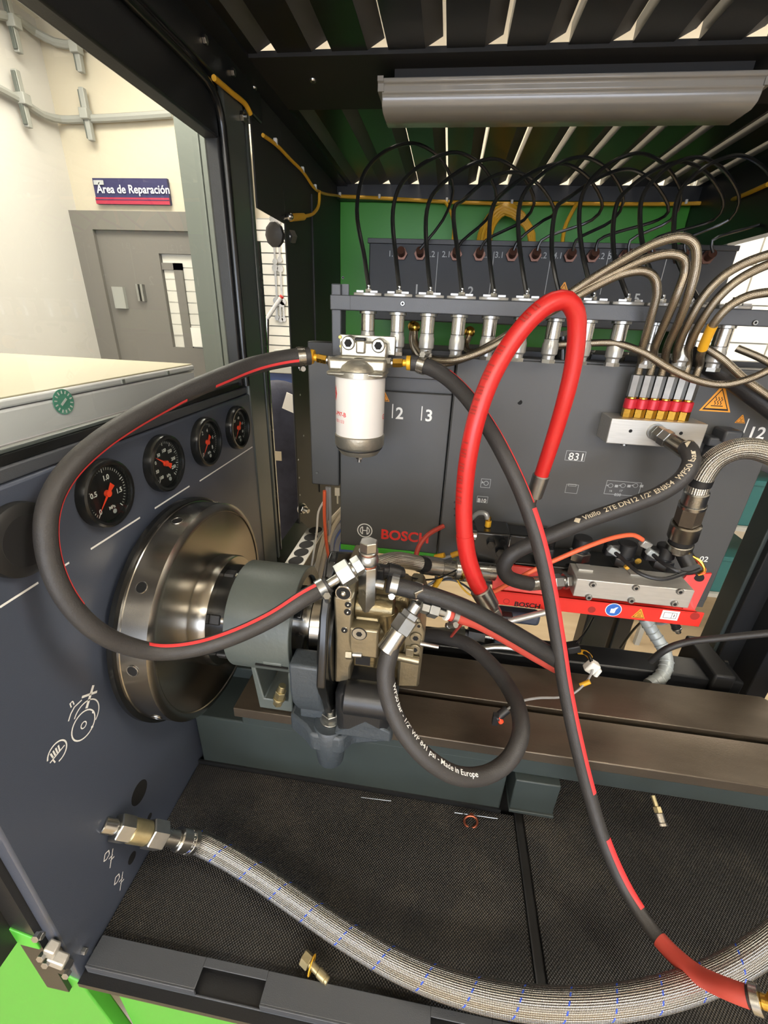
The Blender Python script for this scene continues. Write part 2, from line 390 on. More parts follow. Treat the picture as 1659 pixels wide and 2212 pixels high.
# door in the far wall with its glazed light
d = MB(); d.mm((-2.43, 2.93, 0), (-2.29, 3.0, 2.10)); d.mm((-2.29, 2.93, 2.0), (-1.45, 3.0, 2.10)); d.mm((-1.45, 2.93, 0), (-1.36, 3.0, 2.1))
fr = struct(d.build('trim_1', 'door_grey'), 'grey door frame')
dr = struct(MB().mm((-2.29, 2.955, 0), (-1.88, 3.0, 2.0)).mm((-1.88, 2.955, 0), (-1.46, 3.0, 1.32)).mm((-1.88, 2.955, 1.88), (-1.46, 3.0, 2.0)).build('door_1', 'door_grey'), 'grey door with a narrow glazed light')
MB().mm((-1.88, 2.985, 1.32), (-1.46, 2.99, 1.88)).build('pane', 'slatwall', dr)
for k in range(7): MB().mm((-1.875, 2.978, 1.40+k*.068), (-1.62, 2.985, 1.462+k*.068)).build('slat', 'slatwall', dr)
MB().mm((-1.80, 2.965, 1.32), (-1.74, 2.98, 1.83)).mm((-1.88, 2.965, 1.79), (-1.74, 2.98, 1.83)).build('inner_frame', 'door_grey', dr)
MB().mm((-1.73, 2.95, 1.33), (-1.66, 2.975, 1.45)).build('white_housing', 'white_plastic', dr)
MB().mm((-2.24, 2.93, 1.55), (-2.16, 2.955, 1.68)).build('latch_plate', 'shelf_grey', dr)
MB().mm((-2.06, 2.925, 1.60), (-2.045, 2.955, 1.70)).mm((-2.03, 2.925, 1.60), (-2.015, 2.955, 1.70)).build('pull_handle', 'zinc', dr)
# sign over the door
sp = P(200, 385, 2.98); sq = P(369, 443, 2.98)
t = thing('door_sign', 'navy and crimson sign lettered Área de Reparación above the grey door', 'sign', sp)
MB().mm((sp.x, 2.975, sq.z), (sq.x, 2.995, sp.z)).build('board', 'sign_navy', t)
MB().mm((sp.x, 2.970, sq.z), (sq.x, 2.976, sq.z+.034)).build('lower_band', 'sign_crimson', t)
MB().mm((sp.x, 2.9685, sq.z+.020), (sq.x, 2.9705, sq.z+.024)).build('thin_line', 'sign_navy', t)
MB().text('Área de Reparación', (sp.x+.022, 2.968, sq.z+.056), FRX, FRZ, .0600, .016).build('lettering', 'white_print', t)
MB().mm((sp.x+.01, 2.968, sp.z-.035), (sp.x+.075, 2.972, sp.z-.012)).build('small_logo', 'pale_print', t)
# tall grey cabinet beside the door
t = thing('tall_grey_cabinet', 'tall plain grey cabinet to the right of the door', 'cabinet', (-1.3, 2.7, 0))
MB().mm((-1.462, 2.6, 0), (-1.20, 2.92, 2.45)).build('body', 'grey_slab', t, .004)
MB().mm((-1.455, 2.585, .05), (-1.335, 2.6, 2.43)).build('door', 'grey_slab', t, .003); MB().mm((-1.327, 2.585, .05), (-1.205, 2.6, 2.43)).build('door', 'grey_slab', t, .003)
# flat cable bands with cross-shaped clips high on the two walls
def band(label, q, clips, g):
    t = thing('cable_band', label, 'cable', q[1], g); MB().tube(frames(q, .05), .020, 8).build('band', 'shelf_grey', t)
    for c, h in clips:
        n = V((1, 0, 0)) if c.y < 2.9 else V((0, -1, 0))
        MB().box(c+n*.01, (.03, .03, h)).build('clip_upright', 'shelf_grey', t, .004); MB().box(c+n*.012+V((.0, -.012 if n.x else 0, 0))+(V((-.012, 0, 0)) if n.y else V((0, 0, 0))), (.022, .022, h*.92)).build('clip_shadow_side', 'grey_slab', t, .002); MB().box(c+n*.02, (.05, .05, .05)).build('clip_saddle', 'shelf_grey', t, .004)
band('grey cable band with two cross clips level above the door sign', [PX(-90, 150, -2.395), PX(0, 192, -2.395), PX(50, 220, -2.395), PX(90, 247, -2.395), P(132, 258, 2.965), P(190, 257, 2.965), P(290, 252, 2.965), P(372, 246, 2.965)], [(PX(44, 215, -2.395), .24), (P(191, 250, 2.965), .24)], 'cable bands on the room walls')
band('upper grey cable band with cross clips near the top of the white wall', [PX(-90, 10, -2.395), PX(0, 32, -2.395), PX(40, 42, -2.395), PX(75, 68, -2.395), P(120, 92, 2.965), P(170, 96, 2.965), P(230, 80, 2.965)], [(PX(22, 48, -2.395), .24), (P(170, 108, 2.965), .2)], 'cable bands on the room walls')
# slatted tool board behind the left gap
t = thing('tool_board', 'white slatted tool board seen between the left posts', 'tool board', (-1.0, 2.97, 1.3))
MB().mm((-1.21, 2.965, 1.30), (-.55, 2.995, 2.08)).build('backing', 'shelf_grey', t)
for k in range(13): MB().mm((-1.21, 2.945, 1.31+k*.059), (-.55, 2.966, 1.31+k*.059+.052)).build('slat', 'slatwall', t)
for k, (px, py, L) in enumerate([(592, 520, .22), (603, 520, .2), (597, 618, .2), (608, 620, .2), (598, 668, .1), (606, 670, .11), (613, 671, .1)]):
    c = P(px, py, 2.93); t = thing('wrench', 'steel wrench hanging on the white tool board, '+['upper row, left', 'upper row, right', 'middle row, left', 'middle row, right', 'lowest row, left', 'lowest row, middle', 'lowest row, right'][k], 'wrench', c, 'wrenches on the tool board')
    MB().box(c, (.012, .008, L)).build('shank', 'steel', t); MB().cyl(c+V((0, -.006, L/2)), c+V((0, .006, L/2)), .02, 10).build('ring_end', 'steel', t); MB().cyl(c+V((0, -.006, -L/2)), c+V((0, .006, -L/2)), .017, 6).build('open_end', 'steel', t)
# blue workbench and vice below the board
c = P(615, 780, 2.7)
t = thing('blue_workbench', 'blue workbench below the slatted tool board', 'workbench', (c.x, 2.7, 0))
MB().mm((c.x-.02, 2.45, 0), (c.x+.5, 2.94, c.z-.04)).build('cabinet', 'blue_bench', t, .004)
MB().mm((c.x-.04, 2.43, c.z-.04), (c.x+.52, 2.945, c.z)).build('worktop', 'shelf_grey', t, .004)
MB().mm((c.x-.02, 2.44, c.z-.36), (c.x+.5, 2.455, c.z-.34)).build('drawer_gap', 'shelf_grey', t)
c = P(615, 758, 2.62); zt = P(615, 780, 2.7).z
t = thing('bench_vice', 'small grey vice standing on the blue workbench', 'vice', (c.x, 2.62, zt))
MB().mm((c.x-.05, 2.55, zt), (c.x+.05, 2.68, zt+.03)).build('base', 'shelf_grey', t, .004); MB().mm((c.x-.03, 2.52, zt+.03), (c.x+.03, 2.70, zt+.08)).build('jaw_block', 'shelf_grey', t, .004)
MB().cyl((c.x, 2.45, zt+.05), (c.x, 2.55, zt+.05), .01, 10).cyl((c.x-.05, 2.46, zt+.05), (c.x+.05, 2.46, zt+.05), .005, 8).build('screw_handle', 'steel', t)
# coverall hung up outside the side opening
t = thing('hanging_coverall', 'dark navy work coverall with a pale name patch hanging outside the left opening', 'clothing', (-.62, 1.62, .2))
rows = []
for i, (z, w, dpt) in enumerate([(1.33, .03, .03), (1.31, .11, .06), (1.24, .15, .09), (1.1, .15, .1), (.95, .17, .1), (.8, .16, .09), (.6, .17, .1), (.4, .18, .1), (.005, .18, .1)]):
    rows.append([(V((-.63 + .01*math.sin(i*2.1) + w*math.cos(a)*(1+.09*math.sin(5*a+i)), 1.62 + dpt*math.sin(a)*(1+.16*math.sin(4*a+i*1.3)), z)) ) for a in [2*math.pi*k/28 for k in range(28)]])
m = MB(); m.add([p for r in rows for p in r], [(i*28+k, i*28+(k+1) % 28, (i+1)*28+(k+1) % 28, (i+1)*28+k) for i in range(len(rows)-1) for k in range(28)]+[tuple(range(28))])
m.build('cloth', 'coverall', t, smooth=80)
c = P(627, 870, 1.5); MB().box(c, (.045, .004, .06), Matrix.Rotation(.35, 3, 'Y')).build('name_patch', 'white_plastic', t); MB().box(P(600, 985, 1.5), (.03, .004, .035)).build('pale_tag', 'beige_cable', t)
# white chest standing left of the machine
zt = 1.469
t = thing('white_chest', 'long white chest with a round green sticker left of the test bench', 'chest', (-.9, .55, 0))
MB().mm((-1.35, .26, 0), (-.5, .845, zt-.014)).build('body', 'box_white', t, .003)
MB().mm((-1.35, .26, zt-.0125), (-.499, .846, zt-.002)).build('lid', 'box_white', t, .003); MB().mm((-1.35, .262, zt-.003), (-.5015, .843, zt)).build('lid_top_lit', 'box_top_warmlit', t, .001)  # thin cream sheet paints warm overhead light on the white lid
for px, py in ((265, 824), (362, 805)): c = PX(px, py, -.499); MB().box(c, (.004, .006, .007)).build('lid_pin', 'shelf_grey', t)
c = PX(137, 868, -.4985)
s = MB(); s.cyl(c, c+V((.0006, 0, 0)), .0165, 28); st = s.build('round_sticker', 'sticker_green', t)
m = MB()
for k in range(14):
    a = 2*math.pi*k/14; q = c+V((.0009, .0125*math.sin(a), .0125*math.cos(a))); m.box(q, (.0003, .0016, .004), Matrix.Rotation(-a, 3, 'X'))
m.box(c+V((.0009, 0, 0)), (.0003, .012, .003), Matrix.Rotation(.6, 3, 'X')); x = m.build('sticker_marks', 'white_print', st); x['kind'] = 'stuff'
# what shows through the right-hand opening: tiled board, bins and shelving
t = thing('tiled_board', 'white board of large square tiles outside the right opening', 'wall board', (2.1, 2.96, 1.0))
MB().mm((1.2, 2.96, .9), (3.1, 2.99, 2.5)).build('backing', 'shelf_grey', t)
for i in range(9):
    for j in range(8): MB().mm((1.21+i*.21, 2.945, .92+j*.196), (1.21+i*.21+.2, 2.962, .92+j*.196+.188)).build('tile', 'slatwall', t)
t = thing('shelf_rack', 'grey shelf rack loaded with bins outside the right opening', 'shelf', (1.55, 2.2, 0))
for z in (.35, .72, 1.05): MB().mm((1.15, 2.0, z), (2.3, 2.5, z+.02)).build('shelf_board', 'shelf_grey', t)
for x in (1.15, 2.28):
    for y in (2.0, 2.48): MB().mm((x, y, 0), (x+.025, y+.025, 1.3)).build('upright', 'shelf_grey', t)
for k, (x, z, w, h, m_, nm) in enumerate([(1.2, .74, .34, .22, 'teal_bin', 'teal bin on the middle shelf of the rack'), (1.6, .74, .3, .2, 'blue_bench', 'blue bin on the middle shelf of the rack'), (1.2, 1.07, .32, .26, 'blue_bench', 'blue bin on the top shelf of the rack'), (1.6, 1.07, .3, .14, 'white_plastic', 'white box on the top shelf of the rack'), (1.22, .37, .4, .2, 'teal_bin', 'teal bin on the lowest shelf of the rack')]):
    b = thing('storage_bin', nm, 'bin', (x+w/2, 2.2, z), 'bins on the rack')
    MB().mm((x, 2.02, z), (x+w, 2.4, z+h)).build('body', m_, b, .006); MB().mm((x-.006, 2.014, z+h-.02), (x+w+.006, 2.406, z+h+.004)).build('rim', m_, b, .003)

# ================================================================== test bench: shell
# left instrument wall
t = thing('instrument_wall', 'blue-grey sheet metal side wall of the bench carrying the gauges', 'machine panel', (XL, .5, .74)); IW = t
MB().mm((XL-.02, .205, .742), (XL, .885, 1.412)).build('sheet', 'navy_grey', t, .003)
MB().mm((XL-.05, .198, .742), (XL-.018, .212, 1.40)).build('front_return', 'black_paint', t)
MB().mm((-.47, .17, .868), (-.447, .20, 1.41)).build('side_return', 'black_paint', t)
MB().mm((XL-.024, .205, 1.4125), (XL-.004, .885, 1.427)).build('upper_ledge', 'anthracite', t, .002)
def wall_line(a, b, w=.0022):
    a, b = PX(*a, XL), PX(*b, XL); z = (a.z+b.z)/2; MB().mm((XL, a.y, z-w/2), (XL+.0004, b.y, z+w/2)).build('white_line', 'white_print', t)
for a, b in (((196, 1186), (302, 1118)), ((334, 1097), (409, 1051)), ((431, 1037), (545, 967)), ((123, 1231), (149, 1216)), ((0, 1312), (82, 1258))): wall_line(a, b)
for px, py, ry in ((301, 1712, .0115), (323, 1764, .0035), (285, 1853, .0055)):
    c = PX(px, py, XL); MB().cyl(c-V((.003, 0, 0)), c+V((.0004, 0, 0)), ry*1.5, 20).build('hole', 'void', t)
# pictograms on the wall: turning handwheel, hand-guard sign and two flow arrows
def wring(c, r, w, a0=0, a1=360, n=28, sy=1):
    m = MB(); vs = []
    for i in range(n+1):
        a = math.radians(a0+(a1-a0)*i/n)
        for q in (r-w/2, r+w/2): vs.append(c+V((.0005, q*math.cos(a)*sy, q*math.sin(a))))
    return m.add(vs, [(2*i, 2*i+1, 2*i+3, 2*i+2) for i in range(n)])
def wseg(m, a, b, w=.0018):
    a, b = V(a), V(b); d = (b-a).normalized(); e = V((1, 0, 0)).cross(d)*w/2; k = V((.0005, 0, 0)); return m.add([a+e+k, b+e+k, b-e+k, a-e+k], [(0, 1, 2, 3)])
c = PX(180, 1566, XL)
m = wring(c, .0175, .0018); m.v += []; o = m.build('wheel_pictogram', 'white_print', t)
m = wring(c+V((0, .007, .007)), .0195, .0016, -62, 140); m.build('rim_mark', 'white_print', o)
wring(c, .004, .0014).build('centre_mark', 'white_print', o)
m = MB(); k = PX(186, 1530, XL); k2 = PX(201, 1480, XL); wseg(m, k, k2, .004); a, b = PX(176, 1506, XL), PX(209, 1494, XL); wseg(m, a, b, .003); m.build('lever_mark', 'white_print', o)
m = MB(); q = [PX(*z, XL) for z in ((147, 1558), (152, 1542), (160, 1527), (176, 1512))]
for a, b in zip(q, q[1:]): wseg(m, a, b)
m.build('turn_arrow', 'white_print', o)
MB().text('n', PX(151, 1530, XL)+V((.0005, 0, 0)), FRY, FRZ, .014, .01).build('letter', 'white_print', o)
for px, py in ((201, 1538), (199, 1570)): q = PX(px, py, XL); MB().cyl(q, q+V((.0004, 0, 0)), .0016, 10).build('dot_mark', 'white_print', o)
c = PX(123, 1625, XL)
o = wring(c, .0125, .0018, -100, 170).build('guard_pictogram', 'white_print', t)
m = MB()
for k in range(4): wseg(m, c+V((0, -.006+k*.003, -.001)), c+V((0, -.007+k*.0035, .007)), .002)
wseg(m, c+V((0, -.011, -.003)), c+V((0, .010, -.001)), .0016); wseg(m, c+V((0, -.007, -.003)), c+V((0, -.006, -.009)), .0016)
m.build('hand_mark', 'white_print', o)
for px, py in ((233, 1852), (255, 1902)):
    c = PX(px, py, XL); m = MB()
    w = [(-.007, .004), (-.002, .012), (.004, .009), (.003, .002), (-.003, .001), (-.007, .004)]
    for a, b in zip(w, w[1:]): wseg(m, c+V((0, a[0], a[1])), c+V((0, b[0], b[1])), .0014)
    o = m.build('flow_pictogram', 'white_print', t)
    m = MB(); wseg(m, c+V((0, -.003, -.020)), c+V((0, .010, .002)), .0014); wseg(m, c+V((0, .001, -.010)), c+V((0, .008, -.013)), .0014); wseg(m, c+V((0, .0, -.004)), c+V((0, .007, -.007)), .0014); m.build('valve_mark', 'white_print', o)
# hinge bolts at the foot of the wall
for px, py, r in ((178, 2053, .004), (205, 2053, .005), (83, 2020, .004)):
    p = PX(px, py, XL); hexnut(t, p, (1, 0, 0), r, .006, 'zinc', 'bolt')
# window frame, sill rails and glass left
t = thing('side_window', 'dark framed side window with clear glass above the instrument wall', 'window', (XL, .4, 1.43))
MB().mm((XL-.03, .15, 1.825), (XL-.004, .866, 1.893)).build('upper_rail', 'black_paint', t, .003)
MB().mm((XL-.028, .848, 1.43), (XL-.004, .866, 1.90)).build('side_rail', 'black_paint', t, .003)
MB().mm((XL-.035, .1, 1.428), (XL-.006, .885, 1.437)).build('sill_channel', 'black_gloss', t)
MB().mm((XL-.018, .1, 1.437), (XL-.010, .87, 1.4412)).build('sill_rail', 'post_grey', t, .001)
MB().add([(XL-.024, .15, 1.4415), (XL-.024, .853, 1.4415), (XL-.024, .853, 1.83), (XL-.024, .15, 1.83)], [(0, 1, 2, 3)]).build('glass_pane', 'glass', t)
g = [V((XL+.0, .15, 1.888)), V((XL, .3, 1.888)), V((XL, .78, 1.888)), V((XL, .832, 1.882)), V((XL, .856, 1.86)), V((XL, .861, 1.80)), V((XL, .861, 1.6)), V((XL, .861, 1.43))]
MB().tube(frames(g, .02), .007, 10).build('rubber_seal', 'black_gloss', t)
t = thing('door_grip_strip', 'thin chrome edge strip on the left corner post', 'trim', (XL, .99, .96))
MB().mm((XL-.012, .992, .96), (XL-.004, .998, 1.70)).build('chrome_strip', 'steel', t)
# corner post left
t = thing('corner_post', 'grey folded corner post right of the side window', 'post', (XL, .93, .742)); PO = t
MB().mm((XL-.04, .869, .742), (XL+.002, .946, 1.90)).build('outer_fold', 'post_grey', t, .003)
MB().mm((XL-.04, .946, .742), (XL-.006, .957, 1.90)).build('groove', 'black_paint', t)
MB().mm((XL-.04, .957, .742), (XL+.001, .970, 1.90)).build('bead', 'post_grey', t, .002)
MB().mm((XL-.04, .970, .742), (XL-.006, .985, 1.90)).build('inner_fold', 'black_paint', t, .002)
p = PX(521, 252, XL+.002); hexnut(t, p, (1, 0, 0), .008, .006, 'zinc', 'bolt'); fit(t, p+V((.006, 0, 0)), (1, 0, 0), [('bolt_tip', 'cyl', .004, .006, 'zinc')])
# side beam above window and post
t = thing('upper_side_beam', 'black side beam running along the left edge of the roof', 'beam', (XL, .4, 1.9))
MB().mm((XL-.04, .15, 1.9), (XL+.004, 1.03, 1.985)).build('web', 'black_paint', t, .003)
MB().mm((XL-.0, .3, 1.945), (XL+.035, 1.7, 1.95)).build('flange', 'black_paint', t)
for px, py in ((440, 86), (501, 156)): hexnut(t, PX(px, py, XL+.004), (1, 0, 0), .006, .005, 'zinc', 'bolt')
# rear part of the left side with the narrow opening
t = thing('rear_side_panel', 'black rear side panel left of the green back, beyond the narrow opening', 'machine panel', (XL, 1.45, .742))
MB().mm((XL-.004, 1.145, .742), (XL, 1.72, 1.95)).build('sheet', 'rear_black', t, .003)
MB().mm((XL-.004, .985, 1.756), (XL, 1.146, 1.95)).build('header', 'rear_black', t, .003)
MB().mm((XL, 1.36, 1.0), (XL+.004, 1.372, 1.86)).build('stiffener', 'rear_black', t)
for px, py in ((648, 853), (655, 941), (636, 1000), (637, 1041), (639, 1079)):
    p = PX(px, py, XL); screw(t, p if p.y > 1.15 else V((XL, 1.155, p.z)), (1, 0, 0), .003, .002, 'zinc', 'screw', False)
# star knob and clamp bolts on the rear panel
p = PX(632, 512, XL)
t = thing('star_knob', 'black star knob on a chrome stem at the left opening', 'knob', p); q = P(600, 508, p.y-.05)
MB().cyl(p, q, .008, 14).build('stem', 'steel', t); MB().cyl(p, p+(q-p)*.35, .015, 6).build('collar', 'zinc', t)
m = MB(); ax = (q-p).normalized(); m.lathe([(0, 0), (.012, 0), (.026, .006), (.026, .014), (.015, .02), (0, .02)], q, ax, 10); m.build('grip', 'black_knob', t)
p = PX(610, 470, XL); t = thing('hook_bolt', 'small chrome bolt above the star knob', 'bolt', p); MB().cyl(p, p+V((.02, -.01, 0)), .005, 12).build('shank', 'steel', t); MB().sph(p+V((.022, -.011, 0)), .008).build('head', 'steel', t)
p = PX(640, 1112, XL); t = thing('clamp_bolt', 'zinc clamp bolt with large nut low on the black rear side panel', 'bolt', p)
p = V((XL, 1.165, p.z)); fit(t, p, (.8, -.5, 0), [('washer', 'cyl', .017, .004, 'zinc'), ('nut', 'hex', .014, .012, 'zinc'), ('shank', 'cyl', .007, .016, 'zinc')])
# green back panel and its black top band
t = thing('green_back_panel', 'bright green back panel of the bench below the roof', 'machine panel', (0, 1.7, .95)); BP = t
MB().mm((-.399, 1.70, 1.2), (.70, 1.715, 1.912)).build('sheet', 'machine_green', t, .002)
MB().mm((-.399, 1.66, 1.912), (.70, 1.715, 1.95)).build('top_band', 'black_paint', t)
for px, py in ((741, 600), (1478, 500)): screw(t, P(px, py, 1.7), (0, -1, 0), .005, .003, 'zinc', 'screw')
# roof: crossbeam and folded slats
t = thing('roof_grille', 'black slatted roof grille letting bright light through its slots', 'roof', (.15, .6, 1.95)); RF = t
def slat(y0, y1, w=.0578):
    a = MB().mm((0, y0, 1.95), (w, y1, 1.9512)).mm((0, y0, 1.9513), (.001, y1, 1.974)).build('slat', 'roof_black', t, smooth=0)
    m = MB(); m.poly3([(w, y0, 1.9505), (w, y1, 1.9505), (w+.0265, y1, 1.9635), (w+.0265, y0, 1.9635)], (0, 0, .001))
    return a, m.build('louver', 'louver_lit_grey', t, smooth=0)
for src in (slat(.45, .905), slat(1.10, 1.665)):
    for i in range(13):
        for q in src:
            o = q if i == 0 else q.copy()
            if i: COL.objects.link(o); o.parent = t
            o.location = V((-.406+.0908*i, 0, 0))
MB().mm((-.399, .905, 1.945), (.74, 1.10, 1.953)).build('crossbeam', 'matte_black', t)
MB().mm((-.399, 1.662, 1.94), (.74, 1.715, 1.953)).build('rear_edge', 'black_paint', t)
for px, py in ((676, 171), (548, 188)): screw(t, PZ(px, py, 1.945), (0, 0, -1), .006, .004, 'zinc', 'bolt')
# fluorescent fixture under the crossbeam
t = thing('strip_light', 'unlit strip light with milky ribbed cover under the roof', 'light fixture', (.29, .99, 1.905))
LX0, LX1 = P(824, 200, .94).x, P(1645, 215, .94).x; zt_, zb_ = P(1230, 158, .935).z, P(1230, 271, 1.015).z; hh = zt_-zb_
pr = [(-.055, 0), (.055, 0), (.055, -.16*hh), (.050, -.2*hh), (.050, -.45*hh), (.042, -.85*hh), (.030, -hh), (-.030, -hh), (-.042, -.85*hh), (-.046, -.62*hh), (-.046, -.5*hh), (-.050, -.45*hh), (-.050, -.2*hh), (-.055, -.16*hh)]
MB().mm((LX0+.02, .95, zt_), (LX1-.02, 1.03, 1.946)).build('mounting_tray', 'matte_black', t)
MB().prism(pr, (LX1, .99, zt_), (0, 1, 0), (0, 0, 1), LX1-LX0).build('milky_cover', 'lamp_plastic', t, .002)
for x in (LX0+.004, LX1+.006): MB().prism([(x_*1.05, y_*1.02+.001) for x_, y_ in pr[:5]+pr[-3:]], (x, .99, zt_), (0, 1, 0), (0, 0, 1), .010).build('end_cap', 'lamp_plastic', t)
# right side: rear panel, header, pillar
t = thing('right_rear_panel', 'black rear side panel at the right of the green back', 'machine panel', (.70, 1.6, .742))
MB().mm((.70, 1.483, .742), (.73, 1.72, 1.95)).build('sheet', 'black_paint', t); MB().mm((.70, .30, 1.775), (.73, 1.484, 1.95)).build('header', 'black_paint', t)
t = thing('right_corner_post', 'black-green corner post at the right edge of the bench', 'post', (.69, .88, .742))
MB().mm((.655, .852, .742), (.71, .905, 1.9)).build('main_fold', 'base_green', t, .002)
MB().mm((.662, .838, .742), (.72, .853, 1.9)).build('front_lip', 'black_paint', t, .002)
MB().mm((.70, .78, .742), (.74, .84, 1.9)).build('hinge_leaf', 'black_paint', t, .002)
for px, py in ((1565, 1430), (1555, 1467)): hexnut(t, P(px, py, .838), (0, -1, 0), .007, .006, 'zinc', 'bolt')
t = thing('unseen_end_wall', 'unseen blue-grey end wall added at the right to darken reflections', 'machine panel', (.85, .5, .742))  # unseen wall, added to darken what the flywheel face mirrors
MB().mm((.84, .205, .742), (.86, .86, 1.412)).build('sheet', 'navy_grey', t, .003); MB().mm((.835, .205, 1.412), (.87, .86, 1.44)).build('upper_ledge', 'anthracite', t, .002)
MB().mm((.83, .205, 1.83), (.87, .86, 1.96)).build('upper_rail', 'black_paint', t, .003)
a, b = P(577, 688, 1.35), P(607, 643, 1.35); t = thing('push_rod', 'white slanting rod with a red tip seen in the left gap', 'rod', a)
MB().cyl(a, b, .006, 12).build('rod', 'white_plastic', t); MB().cyl(b, b+(b-a)*.08, .0062, 12).build('tip', 'red_print', t); MB().cyl((a.x-.12, 1.35, 0), a, .006, 12).build('lower_rod', 'steel', t)
# ================================================================== bed, trays and front edge
t = thing('machine_bed', 'long steel bed of two plates with a dark slot between on a grey-green base', 'machine bed', (.1, .58, .778))
def bedplate(y0, y1, x0, x1, cut, name):
    m = MB(); m.prism([(x0, y0), (x1, y0), (x1, y1-cut), (x1-cut, y1), (x0, y1)], (0, 0, ZB), (1, 0, 0), (0, 1, 0), .020); return m.build(name, 'bed_steel', t, .0015)
bedplate(.493, .573, -.307, .80, 0, 'front_plate'); bedplate(.586, .683, -.307, .66, .02, 'rear_plate')
MB().mm((-.30, .572, .90), (.66, .588, .915)).build('slot_floor', 'void', t)
MB().mm((-.39, .503, .778), (.166, .675, .905)).mm((-.30, .503, .90), (.166, .572, .931)).build('base_left', 'base_green', t, .003)
MB().mm((.166, .503, .884), (.80, .66, .931)).build('base_right', 'base_green', t, .002)
MB().mm((.177, .490, .811), (.249, .56, .884)).build('base_foot', 'base_green', t, .002); MB().mm((.176, .486, .806), (.25, .56, .8125)).build('foot_plate', 'base_green', t, .001)
MB().mm((-.39, .60, .87), (-.28, .675, .93)).build('end_block', 'base_green', t, .002)
t = thing('drip_tray', 'black steel drip tray below the bed with a raised divider', 'tray', (.1, .36, .74))
MB().mm((XL, .20, .760), (.80, .80, .770)).build('tray_floor', 'black_paint', t)
MB().mm((.1925, .243, .770), (.2065, .52, .7735)).build('divider_gap', 'void', t); MB().mm((.1915, .243, .77), (.1935, .52, .7812)).build('divider_edge', 'black_paint', t)
MB().mm((XL, .4995, .77), (.168, .503, .786)).build('rear_lip', 'black_paint', t)
t = thing('rubber_mat', 'dusty black rubber mat left of the tray divider', 'mat', (-.1, .37, .77)); MB().mm((XL+.001, .244, .77), (.191, .499, .778)).build('sheet', 'rubber_mat', t, .0008)
t = thing('rubber_mat', 'dusty black rubber mat right of the tray divider', 'mat', (.4, .37, .77)); MB().mm((.208, .244, .77), (.80, .66, .778)).build('sheet', 'rubber_mat', t, .0008)
# front edge profile with two finger slots
t = thing('front_edge_rail', 'grey folded front edge rail with finger slots along the tray', 'rail', (.1, .22, .74))
xs = [(-.394, -.243), (-.157, .055), (.13, .8)]
for a, b in xs: MB().mm((a, .2135, .7835), (b, .244, .7855)).build('top_flange', 'anthracite', t, .0008)
for a, b in ((-.243, -.157), (.055, .13)):
    MB().mm((a, .2345, .7835), (b, .244, .7855)).build('top_flange', 'anthracite', t, .0005)
MB().mm((-.394, .2115, .745), (.8, .2138, .772)).build('front_flange', 'anthracite', t, .0008)
for a, b in xs: MB().mm((a, .2115, .772), (b, .2138, .7855)).build('front_flange', 'anthracite', t, .0006)
MB().mm((-.394, .2138, .742), (.8, .26, .7455)).build('inner_return', 'black_paint', t); MB().mm((-.39, .2150, .7455), (.8, .2225, .7695)).build('green_inner_fold', 'strip_green', t)
MB().mm((-.3945, .2138, .7455), (-.3925, .243, .7835)).build('end_plate', 'anthracite', t)
# green lower panels
t = thing('green_front_panel', 'bright green lower front panel under the grey edge rail', 'machine panel', (.2, .222, 0)); MB().mm((-.372, .216, .02), (.8, .232, .742)).build('sheet', 'machine_green', t, .003); MB().mm((-.37, .21, .747), (.8, .232, .752)).build('upper_fold', 'strip_green', t)
t = thing('green_corner_panel', 'bright green panel at the lower left corner with a raised fold', 'machine panel', (-.5, .2, .02))
MB().poly3([P(*z, .203) for z in ((-200, 1938), (0, 2022), (82, 2050), (100, 2090), (172, 2122), (240, 2212), (330, 2330), (-200, 2330))], V((0, .018, 0))).build('sheet', 'machine_green', t, .002)
MB().poly3([P(*z, .196) for z in ((-200, 1915), (0, 2000), (70, 2028), (86, 2052), (0, 2030), (-200, 1950))], V((0, .025, 0))).build('upper_fold', 'strip_green', t, .001)
t = thing('corner_block', 'zinc corner block with bolts at the lower left of the rail', 'hinge', P(110, 2060, .2))
for px, py, Y, d in ((112, 2050, .197, (.014, .012, .02)), (125, 2072, .196, (.022, .012, .016))): MB().box(P(px, py, Y), d, Matrix.Rotation(.4, 3, 'Y')).build('block', 'aluminium', t, .002)
for px, py in ((84, 2018), (94, 2061), (104, 2075), (148, 2098)): hexnut(t, P(px, py, .192), (.1, -1, .3), .0045, .006, 'zinc', 'bolt')
MB().box(P(135, 2085, .2), (.02, .01, .02), Matrix.Rotation(.4, 3, 'Y')).build('dark_pad', 'black_paint', t)
